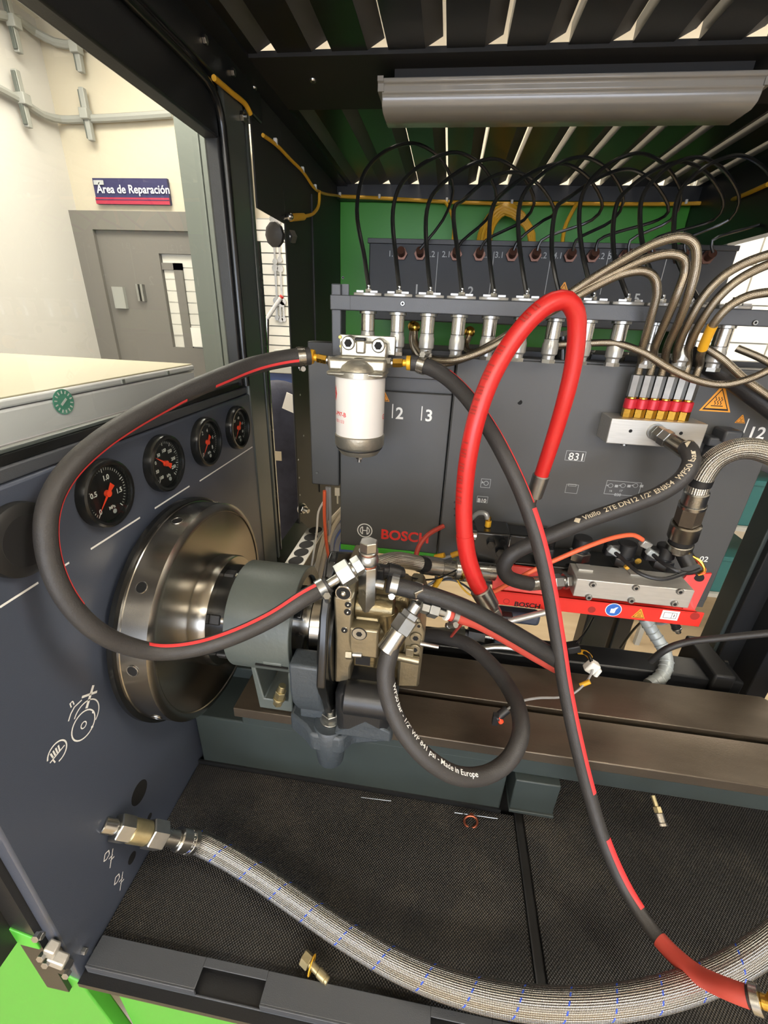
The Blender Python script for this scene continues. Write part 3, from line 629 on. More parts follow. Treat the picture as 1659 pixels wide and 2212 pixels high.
# ================================================================== gauges
def gauge(piv, tip, label, nums, unit, major, txtsize=.0085):
    c = PX(*piv, XL+.007); q = PX(*tip, XL+.007); c.x = XL
    t = thing('pressure_gauge', label, 'gauge', c, 'round pressure gauges on the side wall'); ax = V((1, 0, 0))
    MB().lathe([(.042, 0), (.0425, .006), (.041, .0115), (.0385, .013), (.0355, .0125), (.0345, .006), (.0345, 0)], c, ax, 40).build('bezel', 'black_gloss', t)
    MB().cyl(c, c+ax*.005, .035, 36).build('dial', 'dial_black', t)
    d = V((0, q.y-c.y, q.z-c.z)).normalized(); e = V((0, -d.z, d.y)); o = c+ax*.0075
    m = MB(); m.add([o+d*.028, o+e*.0020, o-e*.0020], [(0, 1, 2)]); m.add([o+e*.0018, o-e*.0018, o-d*.013-e*.0042, o-d*.013+e*.0042], [(0, 1, 2, 3)]); nd = m.build('needle', 'orange_red', t)
    MB().cyl(c+ax*.005, c+ax*.009, .0042, 16).build('needle_hub', 'orange_red', nd)
    m = MB(); a0 = math.radians(230); n = 40
    for k in range(n+1):
        a = a0-math.radians(280)*k/n; big = k % major == 0; w = .0011 if big else .0006; r0 = .0265 if big else .0287
        u = V((0, math.cos(a), math.sin(a))); s = V((0, -math.sin(a), math.cos(a)))*w/2; b = c+ax*.0054
        m.add([b+u*r0+s, b+u*.0318+s, b+u*.0318-s, b+u*r0-s], [(0, 1, 2, 3)])
    tk = m.build('scale_marks', 'white_print', t); tk['kind'] = 'stuff'
    for s, ang, r in nums:
        a = math.radians(ang); b = c+V((.0055, math.cos(a)*r, math.sin(a)*r-.003)); MB().text(s, b, FRY, FRZ, txtsize, .025, 'CENTER').build('numeral', 'white_print', t)
    MB().text(unit, c+V((.0055, .003, -.0215)), FRY, FRZ, .0062, .02, 'CENTER').build('unit_mark', 'white_print', t)
    MB().cyl(c+V((.005, .006, -.026)), c+V((.0056, .006, -.026)), .003, 14).build('maker_mark', 'pale_print', t)
    MB().lathe([(.0355, .0105), (0, .0105)], c, ax, 40).build('glass', 'glass', t)
gauge((233.5, 1066), (214, 1114), 'large black gauge reading up to 1.5 MPa, nearest to the front', [('0', 228, .024), ('0.5', 165, .0205), ('1.0', 78, .0195), ('1.5', -10, .0205)], 'MPa', 10, .0088)
gauge((359, 1001), (335, 989), 'second gauge from the front with its needle pointing left', [('100', 230, .022), ('50', 195, .021), ('0', 160, .022), ('50', 125, .02), ('100', 85, .0195), ('150', 45, .021), ('200', 5, .0205), ('250', -30, .021)], 'kPa', 5, .0068)
gauge((449, 955), (440, 985), 'third gauge from the front, a single digit scale', [('0', 228, .024), ('2', 120, .0205), ('4', 75, .0195), ('6', 10, .0205), ('8', -40, .02)], 'MPa', 8, .0088)
gauge((516, 924), (510, 947), 'rearmost gauge beside the grey corner post', [('0', 228, .022), ('20', 125, .0195), ('40', 75, .0195), ('60', 15, .0205), ('80', -30, .021)], 'MPa', 8, .0068)
# big black knob at the left edge
c = PX(40, 1165, XL)
t = thing('round_knob', 'large round black knob at the left end of the instrument wall', 'knob', c)
MB().lathe([(.0, .011), (.032, .011), (.037, .008), (.038, .004), (.038, 0)], c, (1, 0, 0), 40).build('grip', 'black_knob', t); MB().cyl(c+V((.011, 0, 0)), c+V((.0114, 0, 0)), .026, 30).build('face', 'black_plastic', t)
# ================================================================== drive line
AX = V((1, 0, 0)); AY, AZ = .54, 1.122
def A(x): return V((x, AY, AZ))
t = thing('flywheel', 'large machined steel flywheel with radial holes on the drive shaft', 'flywheel', A(-.39))
MB().lathe([(.05, 0), (.176, 0), (.179, .003), (.179, .010), (.174, .012), (.05, .012)], A(-.392), AX, 96).build('rear_ring', 'black_gloss', t)
MB().lathe([(.05, 0), (.1735, 0), (.1735, .003), (.1725, .004), (.1725, .040), (.1660, .0445), (.160, .0445), (.159, .043), (.06, .043)], A(-.380), AX, 96).build('rim', 'flywheel_steel', t)
MB().lathe([(.160, 0), (.1595, -.001), (.158, 0)], A(-.3368), AX, 96).build('face_groove', 'black_gloss', t)
for i in range(10):
    a = math.radians(208+36*i); u = V((0, math.cos(a), math.sin(a))); c = A(-.360)+u*.1722; MB().cyl(c-u*.01, c+u*.0012, .0072, 18).build('radial_hole', 'void', t); MB().tor(c+u*.0008, u, .0074, .0008, 18, 6).build('hole_edge', 'steel', t)
t = thing('hub_flange', 'polished steel hub flange between flywheel and coupling guard', 'flange', A(-.335))
MB().lathe([(0, 0), (.088, 0), (.089, .002), (.089, .024), (.087, .027), (.03, .027)], A(-.337), AX, 72).build('ring', 'flywheel_steel', t, .0)
MB().lathe([(.03, 0), (.074, 0), (.074, .03), (.03, .03)], A(-.310), AX, 40).build('disc_pack', 'black_gloss', t)
for i in range(6):
    a = math.radians(95+60*i); u = V((0, math.cos(a), math.sin(a)))*.066; fit(t, A(-.310)+u, AX, [('bolt', 'hex', .012, .016, 'black_plastic'), ('spacer', 'cyl', .009, .012, 'steel')])
t = thing('coupling_guard', 'grey-green painted coupling guard drum with a bolted lug below', 'guard', A(-.24))
MB().lathe([(.070, 0), (.083, 0), (.084, .001), (.084, .098), (.083, .099), (.070, .099), (.070, 0)], A(-.285), AX, 64).build('drum', 'guard_grey', t)
MB().lathe([(.03, 0), (.069, 0), (.069, .006), (.03, .006)], A(-.198), AX, 48).build('inner_disc', 'black_gloss', t)
u = V((0, math.cos(math.radians(200)), math.sin(math.radians(200)))); cc = A(-.225)+u*.084
MB().box(cc+V((.01, 0, -.002)), (.05, .004, .003), Matrix.Rotation(.3, 3, 'X')).build('clamp_seam', 'void', t); MB().box(cc+V((.012, .0, .004)), (.03, .006, .006)).build('clamp_lug', 'guard_grey', t, .002)
m = MB(); m.prism([(-.262, .952), (-.205, .952), (-.203, .957), (-.203, 1.04), (-.207, 1.04), (-.210, .975), (-.252, .975), (-.262, 1.045), (-.270, 1.045)], (0, .50, 0), (1, 0, 0), (0, 0, 1), .07); m.build('support_bracket', 'guard_grey', t, .002)
fit(t, V((-.222, .485, .985)), (.25, .05, 1), [('bolt_head', 'hex', .008, .012, 'dull_brass'), ('washer', 'cyl', .010, .004, 'dull_brass'), ('nut', 'hex', .009, .014, 'dull_brass'), ('bolt_tip', 'cyl', .006, .012, 'dull_brass')])
t = thing('drive_shaft', 'bright steel shaft and collar between guard and pump bracket', 'shaft', A(-.17))
MB().lathe([(0, 0), (.033, 0), (.033, .04), (0, .04)], A(-.195), AX, 40).build('shaft', 'steel', t)
MB().lathe([(0, 0), (.054, 0), (.056, .002), (.056, .024), (.054, .026), (0, .026)], A(-.166), AX, 56).build('collar', 'flywheel_steel', t)
for i in range(4):
    a = math.radians(40+90*i); u = V((0, math.cos(a), math.sin(a)))*.04; MB().box(A(-.188)+u, (.018, .022, .022), Matrix.Rotation(a, 3, 'X')).build('jaw', 'black_gloss', t, .002)
t = thing('pump_bracket', 'cast grey pump bracket with black face ring bolted to the bed', 'bracket', V((-.13, .55, ZB)))
MB().lathe([(.05, 0), (.097, 0), (.100, .003), (.100, .010), (.092, .013), (.092, .018), (.05, .018)], A(-.140), AX, 64).build('face_ring', 'black_gloss', t)
MB().prism([(.46, 1.01), (.64, 1.01), (.66, 1.10), (.63, 1.20), (.555, 1.243), (.512, 1.268), (.492, 1.262), (.45, 1.20), (.425, 1.10)], (-.124, 0, 0), (0, 1, 0), (0, 0, 1), .013).build('face_plate', 'black_gloss', t, .003)
MB().prism([(.435, 1.124), (.434, 1.075), (.441, 1.045), (.458, 1.015), (.482, .995), (.495, .958), (.57, .958), (.57, 1.05), (.50, 1.085), (.470, 1.124)], (-.134, 0, 0), (0, 1, 0), (0, 0, 1), .045).build('pedestal', 'cast_grey', t, .004)
MB().prism([(-.178, .958), (-.124, .958), (-.124, 1.05), (-.178, 1.04)], (0, .467, 0), (1, 0, 0), (0, 0, 1), .15).build('web', 'cast_grey', t, .003)
MB().prism([(-.195, .468), (-.165, .45), (-.152, .437), (-.104, .437), (-.090, .458), (-.03, .472), (-.03, .66), (-.195, .66)], (0, 0, .988), (1, 0, 0), (0, 1, 0), .036).build('foot', 'cast_grey', t, .005)
MB().lathe([(0, 0), (.012, 0), (.021, .012), (.027, .06), (.027, .088), (.024, .092), (0, .092)], (-.128, .462, .898), (0, 0, 1), 28).build('lug', 'cast_grey', t)
MB().mm((-.118, .442, .99), (-.032, .62, 1.075)).build('lower_housing', 'black_paint', t, .016)
MB().cyl((-.105, .462, 1.052), (-.03, .462, 1.052), .026, 24, ch=.004).build('housing_boss', 'black_paint', t)
MB().prism([(-.118, .99), (-.03, .99), (-.03, 1.01), (-.07, 1.03)], (0, .442, 0), (1, 0, 0), (0, 0, 1), .05).build('gusset', 'cast_grey', t, .003)
p = V((-.128, .468, .990)); fit(t, p, (0, 0, 1), [('washer', 'cyl', .0175, .003, 'zinc'), ('nut', 'hex', .0145, .013, 'zinc'), ('stud', 'cyl', .0075, .010, 'zinc')]); MB().cyl(p+V((0, 0, .0258)), p+V((0, 0, .0265)), .004, 6).build('stud_socket', 'void', t)
for i in range(3):
    a = math.radians(195+30*i); u = V((0, math.cos(a), math.sin(a)))*.088; screw(t, A(-.140)+u, (-1, 0, 0), .006, .006, 'black_gloss')
# ================================================================== injection pump
t = thing('injection_pump', 'bronze-grey cast high pressure pump bolted to the bracket', 'pump', V((-.05, .53, 1.06))); PU = t
MB().prism([(-.122, 1.066), (-.098, 1.068), (-.098, 1.1), (-.092, 1.12), (-.098, 1.15), (-.096, 1.222), (-.122, 1.222), (-.120, 1.15)], (0, .470, 0), (1, 0, 0), (0, 0, 1), .15).build('flange', 'pump_plate', t, .003)
m = MB(); m.lathe([(0, 0), (.060, 0), (.066, .006), (.066, .07), (.060, .078), (0, .078)], (-.100, .55, 1.142), AX, 40); m.build('housing', 'pump_cast', t)
MB().mm((-.098, .50, 1.05), (-.020, .61, 1.15)).build('lower_block', 'pump_cast', t, .008)
MB().cyl((-.098, .505, 1.188), (-.040, .505, 1.188), .018, 24, ch=.003).build('upper_gallery', 'pump_cast', t); MB().cyl((-.052, .500, 1.19), (-.044, .500, 1.13), .016, 20, .014, ch=.003).build('side_gallery', 'pump_cast', t)
MB().mm((-.100, .470, 1.122), (-.058, .52, 1.172)).build('plug_boss', 'pump_plate', t, .003)
c = P(776, 1369, .4695); pl = MB().cyl(c, c+V((0, -.001, 0)), .0095, 24).build('torx_plug', 'zinc', t); MB().ring(c, c+V((0, -.0006, 0)), .0108, .0096, 24).build('plug_groove', 'void', pl); MB().cyl(c+V((0, -.001, 0)), c+V((0, -.0013, 0)), .0045, 6).build('plug_recess', 'void', pl)
MB().mm((-.096, .478, 1.095), (-.062, .52, 1.122)).build('valve_body', 'pump_cast', t, .003); MB().mm((-.092, .4775, 1.100), (-.070, .482, 1.116)).build('valve_window', 'void', t)
for px, py, r in ((742, 1281, .0105), (752, 1306, .0045), (751, 1322, .005), (744, 1361, .0045)):
    c = P(px, py, .470); b = MB().cyl(c+V((0, .003, 0)), c+V((0, -.001, 0)), r, 18).build('bore', 'void', t); MB().sph(c+V((0, -.001, 0)), r*.45, 12, 6).build('bore_ball', 'steel', b); MB().tor(c, (0, 1, 0), r, r*.12, 18, 6).build('bore_edge', 'steel', b)
c = P(748, 1412, .472); fit(t, c, (1, -.05, .12), [('stop_nut', 'hex', .008, .010, 'pump_plate'), ('stop_screw', 'cyl', .0045, .014, 'zinc')])
MB().prism([(-.03, 1.05), (.004, 1.055), (.006, 1.16), (-.004, 1.185), (-.022, 1.185), (-.03, 1.15)], (0, .492, 0), (1, 0, 0), (0, 0, 1), .12).build('end_cover', 'pump_plate', t, .004)
for px, py, r in ((898, 1376, .0085), (896, 1401, .0085), (905, 1350, .005)): c = P(px, py, .4915); b = MB().cyl(c, c+V((0, -.003, 0)), r, 20, ch=.001).build('cover_boss', 'pump_plate', t); MB().cyl(c+V((0, -.003, 0)), c+V((0, -.0034, 0)), r*.5, 6).build('boss_socket', 'void', b)
a = P(908, 1390, .49); MB().cyl(a, P(947, 1398, .49), .0036, 14, .0028).build('dowel_pin', 'zinc', t)
a = P(858, 1418, .485); b = P(906, 1428, .485); MB().cyl(a, b, .006, 16, ch=.001).build('drain_tube', 'pump_plate', t)
MB().box(P(885, 1408, .488), (.012, .008, .016)).build('drain_clip', 'pump_plate', t, .001)
MB().cyl(P(866, 1317, .5), P(880, 1321, .5), .004, 12).build('side_stud', 'pump_cast', t)
# inlet union on top of the pump: hexagon post, banjo and angled nut
base = P(793, 1312, .498)
t = thing('inlet_union', 'zinc hexagon riser with banjo bolt and angled union nut on the pump', 'pipe fitting', base)
top = fit(t, base, (0, 0, 1), [('hex_riser', 'hex', .0135, .070, 'zinc')])
MB().tor(top+V((0, 0, .001)), (0, 0, 1), .0105, .0012, 20, 6).build('copper_seal', 'copper', t)
MB().lathe([(.011, 0), (.0135, .003), (.0145, .008), (.0135, .013), (.011, .016)], top+V((0, 0, .002)), (0, 0, 1), 24).build('banjo_eye', 'bright_zinc', t)
MB().tor(top+V((0, 0, .0195)), (0, 0, 1), .0105, .0012, 20, 6).build('copper_seal', 'copper', t)
fit(t, top+V((0, 0, .021)), (0, 0, 1), [('bolt_flange', 'cyl', .0135, .003, 'zinc'), ('bolt_head', 'hex', .0125, .014, 'zinc')])
bj = top+V((0, 0, .010)); cl = P(722, 1254, .475); dd = (cl-bj).normalized()
fit(t, bj+dd*.010, dd, [('hex_collar', 'hex', .0135, .013, 'bright_zinc'), ('neck', 'cyl', .011, .003, 'zinc'), ('union_nut', 'hex', .0175, .021, 'bright_zinc'), ('barb', 'cyl', .007, .016, 'zinc')])
INLET = bj+dd*.062; INDIR = dd
# outlet union right of the pump with the crimped hose end
o = P(905, 1300, .49)
t = thing('outlet_union', 'zinc outlet union with tee and red-hose nipple right of the pump', 'pipe fitting', o)
fit(t, o+V((0, .01, -.012)), (-.2, -.15, 1), [('banjo_bolt', 'hex', .0125, .020, 'zinc'), ('seal', 'cyl', .011, .003, 'copper'), ('bolt_head', 'hex', .0125, .010, 'zinc')])
e = P(893, 1318, .475); ee = P(848, 1385, .452); dd = (ee-e).normalized()
fit(t, e-dd*.010, dd, [('elbow', 'cyl', .0085, .014, 'bright_zinc'), ('hex_back', 'hex', .0125, .008, 'bright_zinc'), ('swivel_nut', 'hex', .0155, .022, 'zinc')]); CR0 = e+dd*.034; CRD = dd
s = P(925, 1314, .49); s2 = P(990, 1333, .50); d2 = (s2-s).normalized()
fit(t, s-d2*.012, d2, [('tee_neck', 'hex', .009, .012, 'zinc'), ('tee_nut', 'hex', .0115, .014, 'bright_zinc'), ('nipple', 'cyl', .0062, .012, 'zinc'), ('nipple_collar', 'cyl', .0095, .005, 'white_plastic')]); RED0 = s+d2*.030; REDD = d2
# test fitting on the inlet riser facing right
s = base+V((.010, 0, .042))
t = thing('side_nipple', 'chromed side nipple with a clip holding the black return hose', 'pipe fitting', s); e = fit(t, s, (1, -.05, -.06), [('nipple', 'cyl', .0065, .014, 'zinc')])
clamp(t, P(852, 1262, .49), (1, 0, -.15), .0125, side=(0, -.6, -1))
# ================================================================== measuring cabinets behind the bed
NY = V((0, -1, 0))
def pbox(px0, py0, px1, py1, Y, d):
    """axis-aligned slab whose front face spans two measured corners on plane Y"""
    a, b = P(px0, py0, Y), P(px1, py1, Y); return (a.x, Y, min(a.z, b.z)), (b.x, Y+d, max(a.z, b.z))
def ptext(parent, txt, px, py, Y, size, m='white_print', bold=.015, al='LEFT', shear=0, name='lettering'):
    c = P(px, py, Y-.0006); return MB().text(txt, c, FRX, FRZ, size, bold, al, 0, shear).build(name, m, parent)
def poutline(parent, px, py, Y, w, h, m='pale_print', t_=.0008, name='outline'):
    c = P(px, py, Y-.0005); b = MB()
    for a, d in (((0, h/2), (w, t_)), ((0, -h/2), (w, t_)), ((-w/2, 0), (t_, h)), ((w/2, 0), (t_, h))): b.box(c+V((a[0], 0, a[1])), (d[0]+t_*(d[0] > d[1]), .0004, d[1]))
    o = b.build(name, m, parent); o['kind'] = 'stuff'; return o
def triangle(parent, px, py, Y, s, name='warning_triangle', outline=False):
    c = P(px, py, Y); b = MB(); h = s*.87
    o = b.prism([(-s/2, -h/2), (s/2, -h/2), (s*.04, h/2), (-s*.04, h/2)], c+V((0, -.0006, 0)), FRX, FRZ, .0006).build(name, 'warn_orange', parent)
    for k, (kk, m, dy) in enumerate(((.84, 'black_print', .0008), (.70, 'warn_orange', .0010))):
        MB().prism([(-s/2*kk, -h/2*kk), (s/2*kk, -h/2*kk), (0, h/2*kk)], c+V((0, -dy, -h*.03)), FRX, FRZ, .0002).build('border' if k == 0 else 'field', m, o)
    m = MB(); m.box(c+V((0, -.0012, -h*.28)), (s*.38, .0003, s*.03))
    for k in (-1, 0, 1):
        for j in range(4): m.box(c+V((s*.09*k+s*.015*(-1)**j, -.0012, -h*.2+j*h*.075)), (s*.022, .0003, h*.085), Matrix.Rotation(.4*(-1)**j, 3, 'Y'))
    m.build('heat_symbol', 'black_print', o)['kind'] = 'stuff'; return o
YL, YR = .86, .85
t = thing('left_measuring_cabinet', 'grey cabinet with maker logo and green base strip behind the pump', 'cabinet', (-.09, 1.0, 1.068)); LC = t
MB().mm((-.204, YL+.012, 1.072), (.018, 1.25, 1.504)).build('body', 'anthracite_flat', t, .002)
MB().mm((-.204, YL, 1.462), (.018, YL+.014, 1.504)).build('upper_rail', 'anthracite_flat', t, .002)
MB().mm((-.204, YL, 1.083), (.018, YL+.013, 1.436)).build('front_panel', 'anthracite_flat', t, .002)
MB().mm((-.204, YL-.001, 1.070), (.020, YL+.013, 1.083)).build('green_strip', 'strip_green', t, .001)
MB().mm((-.19, .90, 1.504), (.018, .93, 1.512)).build('top_gasket', 'black_plastic', t)
c = P(788, 1146, YL-.0005)
def ring_flat(c, r, w, a0=0, a1=360, n=32):
    m = MB(); vs = []
    for i in range(n+1):
        a = math.radians(a0+(a1-a0)*i/n)
        for q in (r-w/2, r+w/2): vs.append(c+V((q*math.cos(a), 0, q*math.sin(a))))
    return m.add(vs, [(2*i, 2*i+1, 2*i+3, 2*i+2) for i in range(n)])
lg = ring_flat(c, .0165, .0022).build('logo_ring', 'white_print', t)
ring_flat(c, .0105, .002, -62, 62, 14).build('logo_arc', 'white_print', lg); ring_flat(c, .0105, .002, 118, 242, 14).build('logo_arc', 'white_print', lg)
m = MB(); m.box(c+V((-.0052, 0, 0)), (.002, .0004, .019)); m.box(c+V((.0052, 0, 0)), (.002, .0004, .019)); m.box(c, (.0105, .0004, .002)); m.build('logo_armature', 'white_print', lg)
ptext(t, 'BOSCH', 822, 1163, YL, .0335, 'red_print', .03)
for px, py, n in ((848, 888, '2'), (911, 893, '3')):
    a = P(px, py, YL-.0006); MB().box(a, (.002, .0005, .028)).build('index_line', 'white_print', t); MB().text(n, P(px+6, py+16, YL-.0006), FRX, FRZ, .032, .02).build('numeral', 'white_print', t)
MB().box(P(977, 886, YL-.0006), (.002, .0005, .024)).build('index_line', 'white_print', t)
triangle(t, 830, 856, YL, .022)
t = thing('right_measuring_cabinet', 'wide grey cabinet front with valve pictograms and number 831', 'cabinet', (.3, 1.0, .98)); RC = t
MB().mm((.0195, YR+.004, 1.02), (.60, 1.25, 1.510)).build('body', 'anthracite_flat', t, .002)
MB().mm((.021, YR, 1.04), (.598, YR+.005, 1.506)).build('front_panel', 'anthracite_flat', t, .002)
MB().mm((.03, .90, 1.510), (.59, .93, 1.519)).build('top_gasket', 'black_plastic', t)
MB().cyl(P(1123, 869, YR-.0005), P(1123, 869, YR+.004), .0045, 16).build('screw_hole', 'void', t)
for k in range(3): c = P(982, 1085+14*k, YR-.0006); MB().cyl(c, c+V((0, -.001, 0)), .002, 10).build('small_screw', 'black_plastic', t)
ptext(t, '831', 1226, 993, YR, .021, bold=.004); poutline(t, 1243, 985, YR, .036, .019)
ptext(t, 'B10', 1031, 1084, YR, .0115, bold=.01); poutline(t, 1042, 1079, YR, .0215, .0135)
poutline(t, 1049, 1044, YR, .0185, .0185); ring_flat(P(1050, 1044, YR-.0005), .0045, .0012, n=20).build('pump_symbol', 'pale_print', t)
m = MB(); c = P(1044, 1042, YR-.0005); m.add([c+V((-.003, 0, .003)), c+V((.001, 0, 0)), c+V((-.003, 0, -.003))], [(0, 2, 1)]); m.build('arrow_symbol', 'pale_print', t)
poutline(t, 1235, 1056, YR, .023, .018); poutline(t, 1236, 1048, YR, .015, .004, name='lid_symbol')
poutline(t, 1345, 1055, YR, .064, .028)
for k in range(3):
    c = P(1319+27*k, 1049, YR-.0005); m = ring_flat(c, .0042, .0008, n=16); m.box(c+V((.011, 0, 0)), (.006, .0004, .005)); m.add([c+V((-.008, 0, 0)), c+V((-.005, 0, .002)), c+V((-.005, 0, -.002))], [(0, 1, 2)]); m.build('valve_symbol', 'pale_print', t)['kind'] = 'stuff'
ptext(t, '830', 1326, 1071, YR, .0085, 'pale_print'); ptext(t, '16', 1315, 1062, YR, .006, 'pale_print'); ptext(t, '17', 1337, 1062, YR, .006, 'pale_print')
poutline(t, 1326, 1108, YR, .014, .012)
triangle(t, 1553, 861, YR, .052); triangle(t, 1601, 905, YR, .017)
a = P(1612, 920, YR-.0006); MB().box(a, (.002, .0005, .026)).build('index_line', 'white_print', t); ptext(t, '12', 1610, 946, YR, .030, bold=.02); ptext(t, '02', 1509, 1212, YR, .017, bold=.01)
MB().cyl(P(1486, 1057, YR-.0006), P(1486, 1057, YR+.001), .003, 12).build('rivet', 'zinc', t)
t = thing('cable_duct', 'slim grey vertical cable duct left of the logo cabinet', 'cable duct', (-.24, .9, 1.222))
MB().mm((-.272, .872, 1.222), (-.209, .95, 1.515)).build('body', 'anthracite_flat', t, .003); MB().mm((-.27, .868, 1.49), (-.211, .90, 1.52)).build('upper_cap', 'black_plastic', t, .002); screw(t, P(685, 1021, .872), NY, .003, .002, 'zinc', 'screw', False)
# hook-shaped black brackets by the right cabinet
t = thing('cabinet_latch', 'dark grey latch bracket on the right cabinet beside number 12', 'latch', P(1575, 965, .84))
MB().mm(*pbox(1535, 945, 1590, 968, .82, .03)).build('arm', 'anthracite', t, .003); MB().mm(*pbox(1570, 930, 1600, 960, .81, .04)).build('pad', 'anthracite', t, .004); MB().mm(*pbox(1538, 966, 1552, 1005, .825, .025)).build('stem', 'anthracite', t, .002)
# ================================================================== port panel in front of the green back
YP = 1.35
t = thing('port_panel', 'dark panel with numbered copper ports in front of the green back', 'panel', (.2, YP, 1.6)); PP = t
a, b = P(798, 522, YP), P(1588, 560, YP)
MB().mm((a.x, YP, 1.56), (b.x, 1.66, a.z)).build('box', 'strip_dark', t, .003)
MB().mm((a.x-.004, YP-.006, a.z-.004), (b.x, YP+.004, a.z+.008)).build('upper_edge', 'black_plastic', t, .001)
PORTS = [908, 985, 1035, 1105, 1155, 1230, 1278, 1347, 1396, 1466, 1524]
for k, px in enumerate([868]+PORTS):
    c = P(px, 549+.012*(px-860), YP)
    pt = MB().cyl(c, c+NY*.012, .016, 6).build('port_nut', 'port_brown', t, smooth=30); MB().cyl(c+NY*.012, c+NY*.03+V((0, 0, .006)), .010, 14).build('port_elbow', 'port_brown', pt)
for k, px in enumerate((846, 928, 962, 1048, 1076, 1168, 1202, 1292, 1320, 1410)): ptext(t, '%d.%d' % (k//2+1, k % 2+1), px-8, 554+.012*(px-860), YP, .02, 'pale_print', .006)
for n, px, py in (('1', 893, 634), ('2', 1009, 639), ('3', 1130, 642), ('5', 1366, 655), ('6', 1490, 660)): ptext(t, n, px, py, YP, .033, 'pale_print', .015)
for px in (943, 1062, 1184, 1306, 1432): MB().box(P(px, 590, YP-.0006), (.0016, .0005, .10)).build('divider_line', 'pale_print', t)
triangle(t, 1217, 626, YP, .042)
# ================================================================== injector beam with test chambers
YB = .80
t = thing('injector_beam', 'long grey cross beam carrying the row of test chambers', 'beam', (.15, .815, 1.575)); IB = t
ZT, ZBt = 1.600, 1.5765
MB().mm((-.172, YB, ZBt), (.72, YB+.035, ZT)).build('bar', 'anthracite', t, .0015)
MB().mm((-.206, YB, ZBt), (-.17, YB+.035, ZT)).build('bar_end', 'anthracite', t, .0015)
MB().mm((-.205, YB+.005, 1.500), (-.188, YB+.045, 1.617)).build('end_leg', 'anthracite', t, .002); MB().mm((-.188, YB+.012, ZT), (-.176, YB+.016, 1.617)).build('end_tab', 'anthracite', t)
for px, py in ((870, 656), (1630, 697)): screw(t, P(px, py, YB), NY, .0042, .003, 'zinc', 'bolt')
X0, DX = P(795, 690, YB+.017).x, .0527
CH = []
names = ['first', 'second', 'third', 'fourth', 'fifth', 'sixth', 'seventh', 'eighth', 'ninth', 'tenth', 'eleventh', 'twelfth']
for i in range(12):
    x = X0+i*DX; c = V((x, YB+.017, ZBt)); CH.append(V((x, YB+.017, ZT+.012)))
    t = thing('test_chamber', names[i]+' chrome and clear test chamber from the left, hanging under the beam', 'chamber', c, 'test chambers under the beam')
    MB().cyl(c+V((0, 0, -.004)), c, .0150, 24).build('upper_washer', 'zinc', t)
    MB().cyl(c+V((0, 0, -.032)), c+V((0, 0, -.004)), .0118, 28, ch=.001).build('chrome_sleeve', 'steel', t)
    MB().lathe([(0, -.064), (.0105, -.064), (.0105, -.058), (.0135, -.055), (.0135, -.040), (.012, -.036), (.012, -.032), (0, -.032)], c, (0, 0, 1), 28).build('clear_cup', 'clear_grey', t)
    MB().cyl(c+V((0, 0, -.07)), c+V((0, 0, -.064)), .0125, 6).build('foot_nut', 'zinc', t, smooth=30)
    m = MB(); m.prism([(-.024, -.010), (-.014, -.017), (.014, -.017), (.024, -.010), (.024, .010), (.014, .017), (-.014, .017), (-.024, .010)], V((x, YB+.017, ZT+.005)), (1, 0, 0), (0, 1, 0), .005); m.build('top_plate', 'clear_grey', t, .001)
    for s in (-1, 1): MB().box((x+s*.012, YB+.003, ZT+.0065), (.012, .004, .003)).build('plate_tooth', 'clear_grey', t)
    fit(t, V((x, YB+.017, ZT+.005)), (0, 0, 1), [('gland_nut', 'hex', .006, .006, 'zinc'), ('gland', 'cyl', .003, .006, 'zinc')])
# black leads looping from each chamber over to its port
for i in range(11):
    x0 = 797+67.5*i; xp = PORTS[i]; j = [0, 20, 34, 62, 44, 30, 56, 22, 40, 30, 26][i]; w = [0, 26, 40, 16, 52, 30, 60, 20, 44, 10, 30][i]; y0 = 622+.05*(x0-797)
    q = [(x0-9, 560, .83), (x0-26+w*.4, 455, .90), (x0-8+w*.6, 370+j, .98), (x0+44+w, 322+j, 1.06), (x0+108+w, 312+j, 1.15), (x0+160+w, 350+j, 1.22), (x0+182+w, 412+j*.8, 1.27), (x0+160+w, 475, 1.305), (xp+14, 520, 1.318)]
    pts = [CH[i]] + [P(*z) for z in q] + [P(xp, 549+.012*(xp-860), YP)+NY*.03+V((0, 0, .008))]
    tag(MB().tube(frames(pts, .02), .0036, 8).build('test_lead', 'black_cable'), names[i]+' black lead from the left, looping from its chamber up to a copper port', 'cable', 'black leads over the beam')
# ================================================================== yellow cables
def clip(p, parent): MB().box(p, (.008, .008, .012)).build('cable_clip', 'white_plastic', parent, .002)
ed = [PX(462, 168, XL+.008), PX(500, 200, XL+.008), PX(532, 228, XL+.009), PX(541, 246, XL+.010)]
tag(MB().tube(frames(ed, .01), .0042, 10).build('yellow_cable', 'yellow_cable'), 'short yellow cable over the top of the left corner post', 'cable')
pts = [PX(568, 292, XL+.012), PX(597, 313, XL+.012), PX(628, 345, XL+.012), PX(655, 372, XL+.012), PX(682, 409, XL+.014), P(735, 424, 1.655), P(820, 428, 1.655), P(965, 436, 1.655), P(1105, 440, 1.655), P(1240, 440, 1.655), P(1380, 441, 1.655), P(1480, 440, 1.655), P(1545, 438, 1.62), PX(1600, 424, .69), PX(1659, 398, .69)]
t = thing('yellow_loom', 'yellow cable loom clipped along the roof edge above the green back', 'cable', pts[5])
MB().tube(frames(pts[:6], .02), .0035, 8).build('side_cable', 'yellow_cable', t); MB().tube(frames(pts[5:], .03), .0052, 8).build('loom', 'yellow_cable', t)
for k in (1, 3, 4, 5, 6, 7, 8, 11): clip(pts[k]+V((0, -.004, .004)), t)
b = [PX(690, 412, XL+.015), PX(689, 440, XL+.015), PX(678, 460, XL+.015), PX(655, 468, XL+.015)]
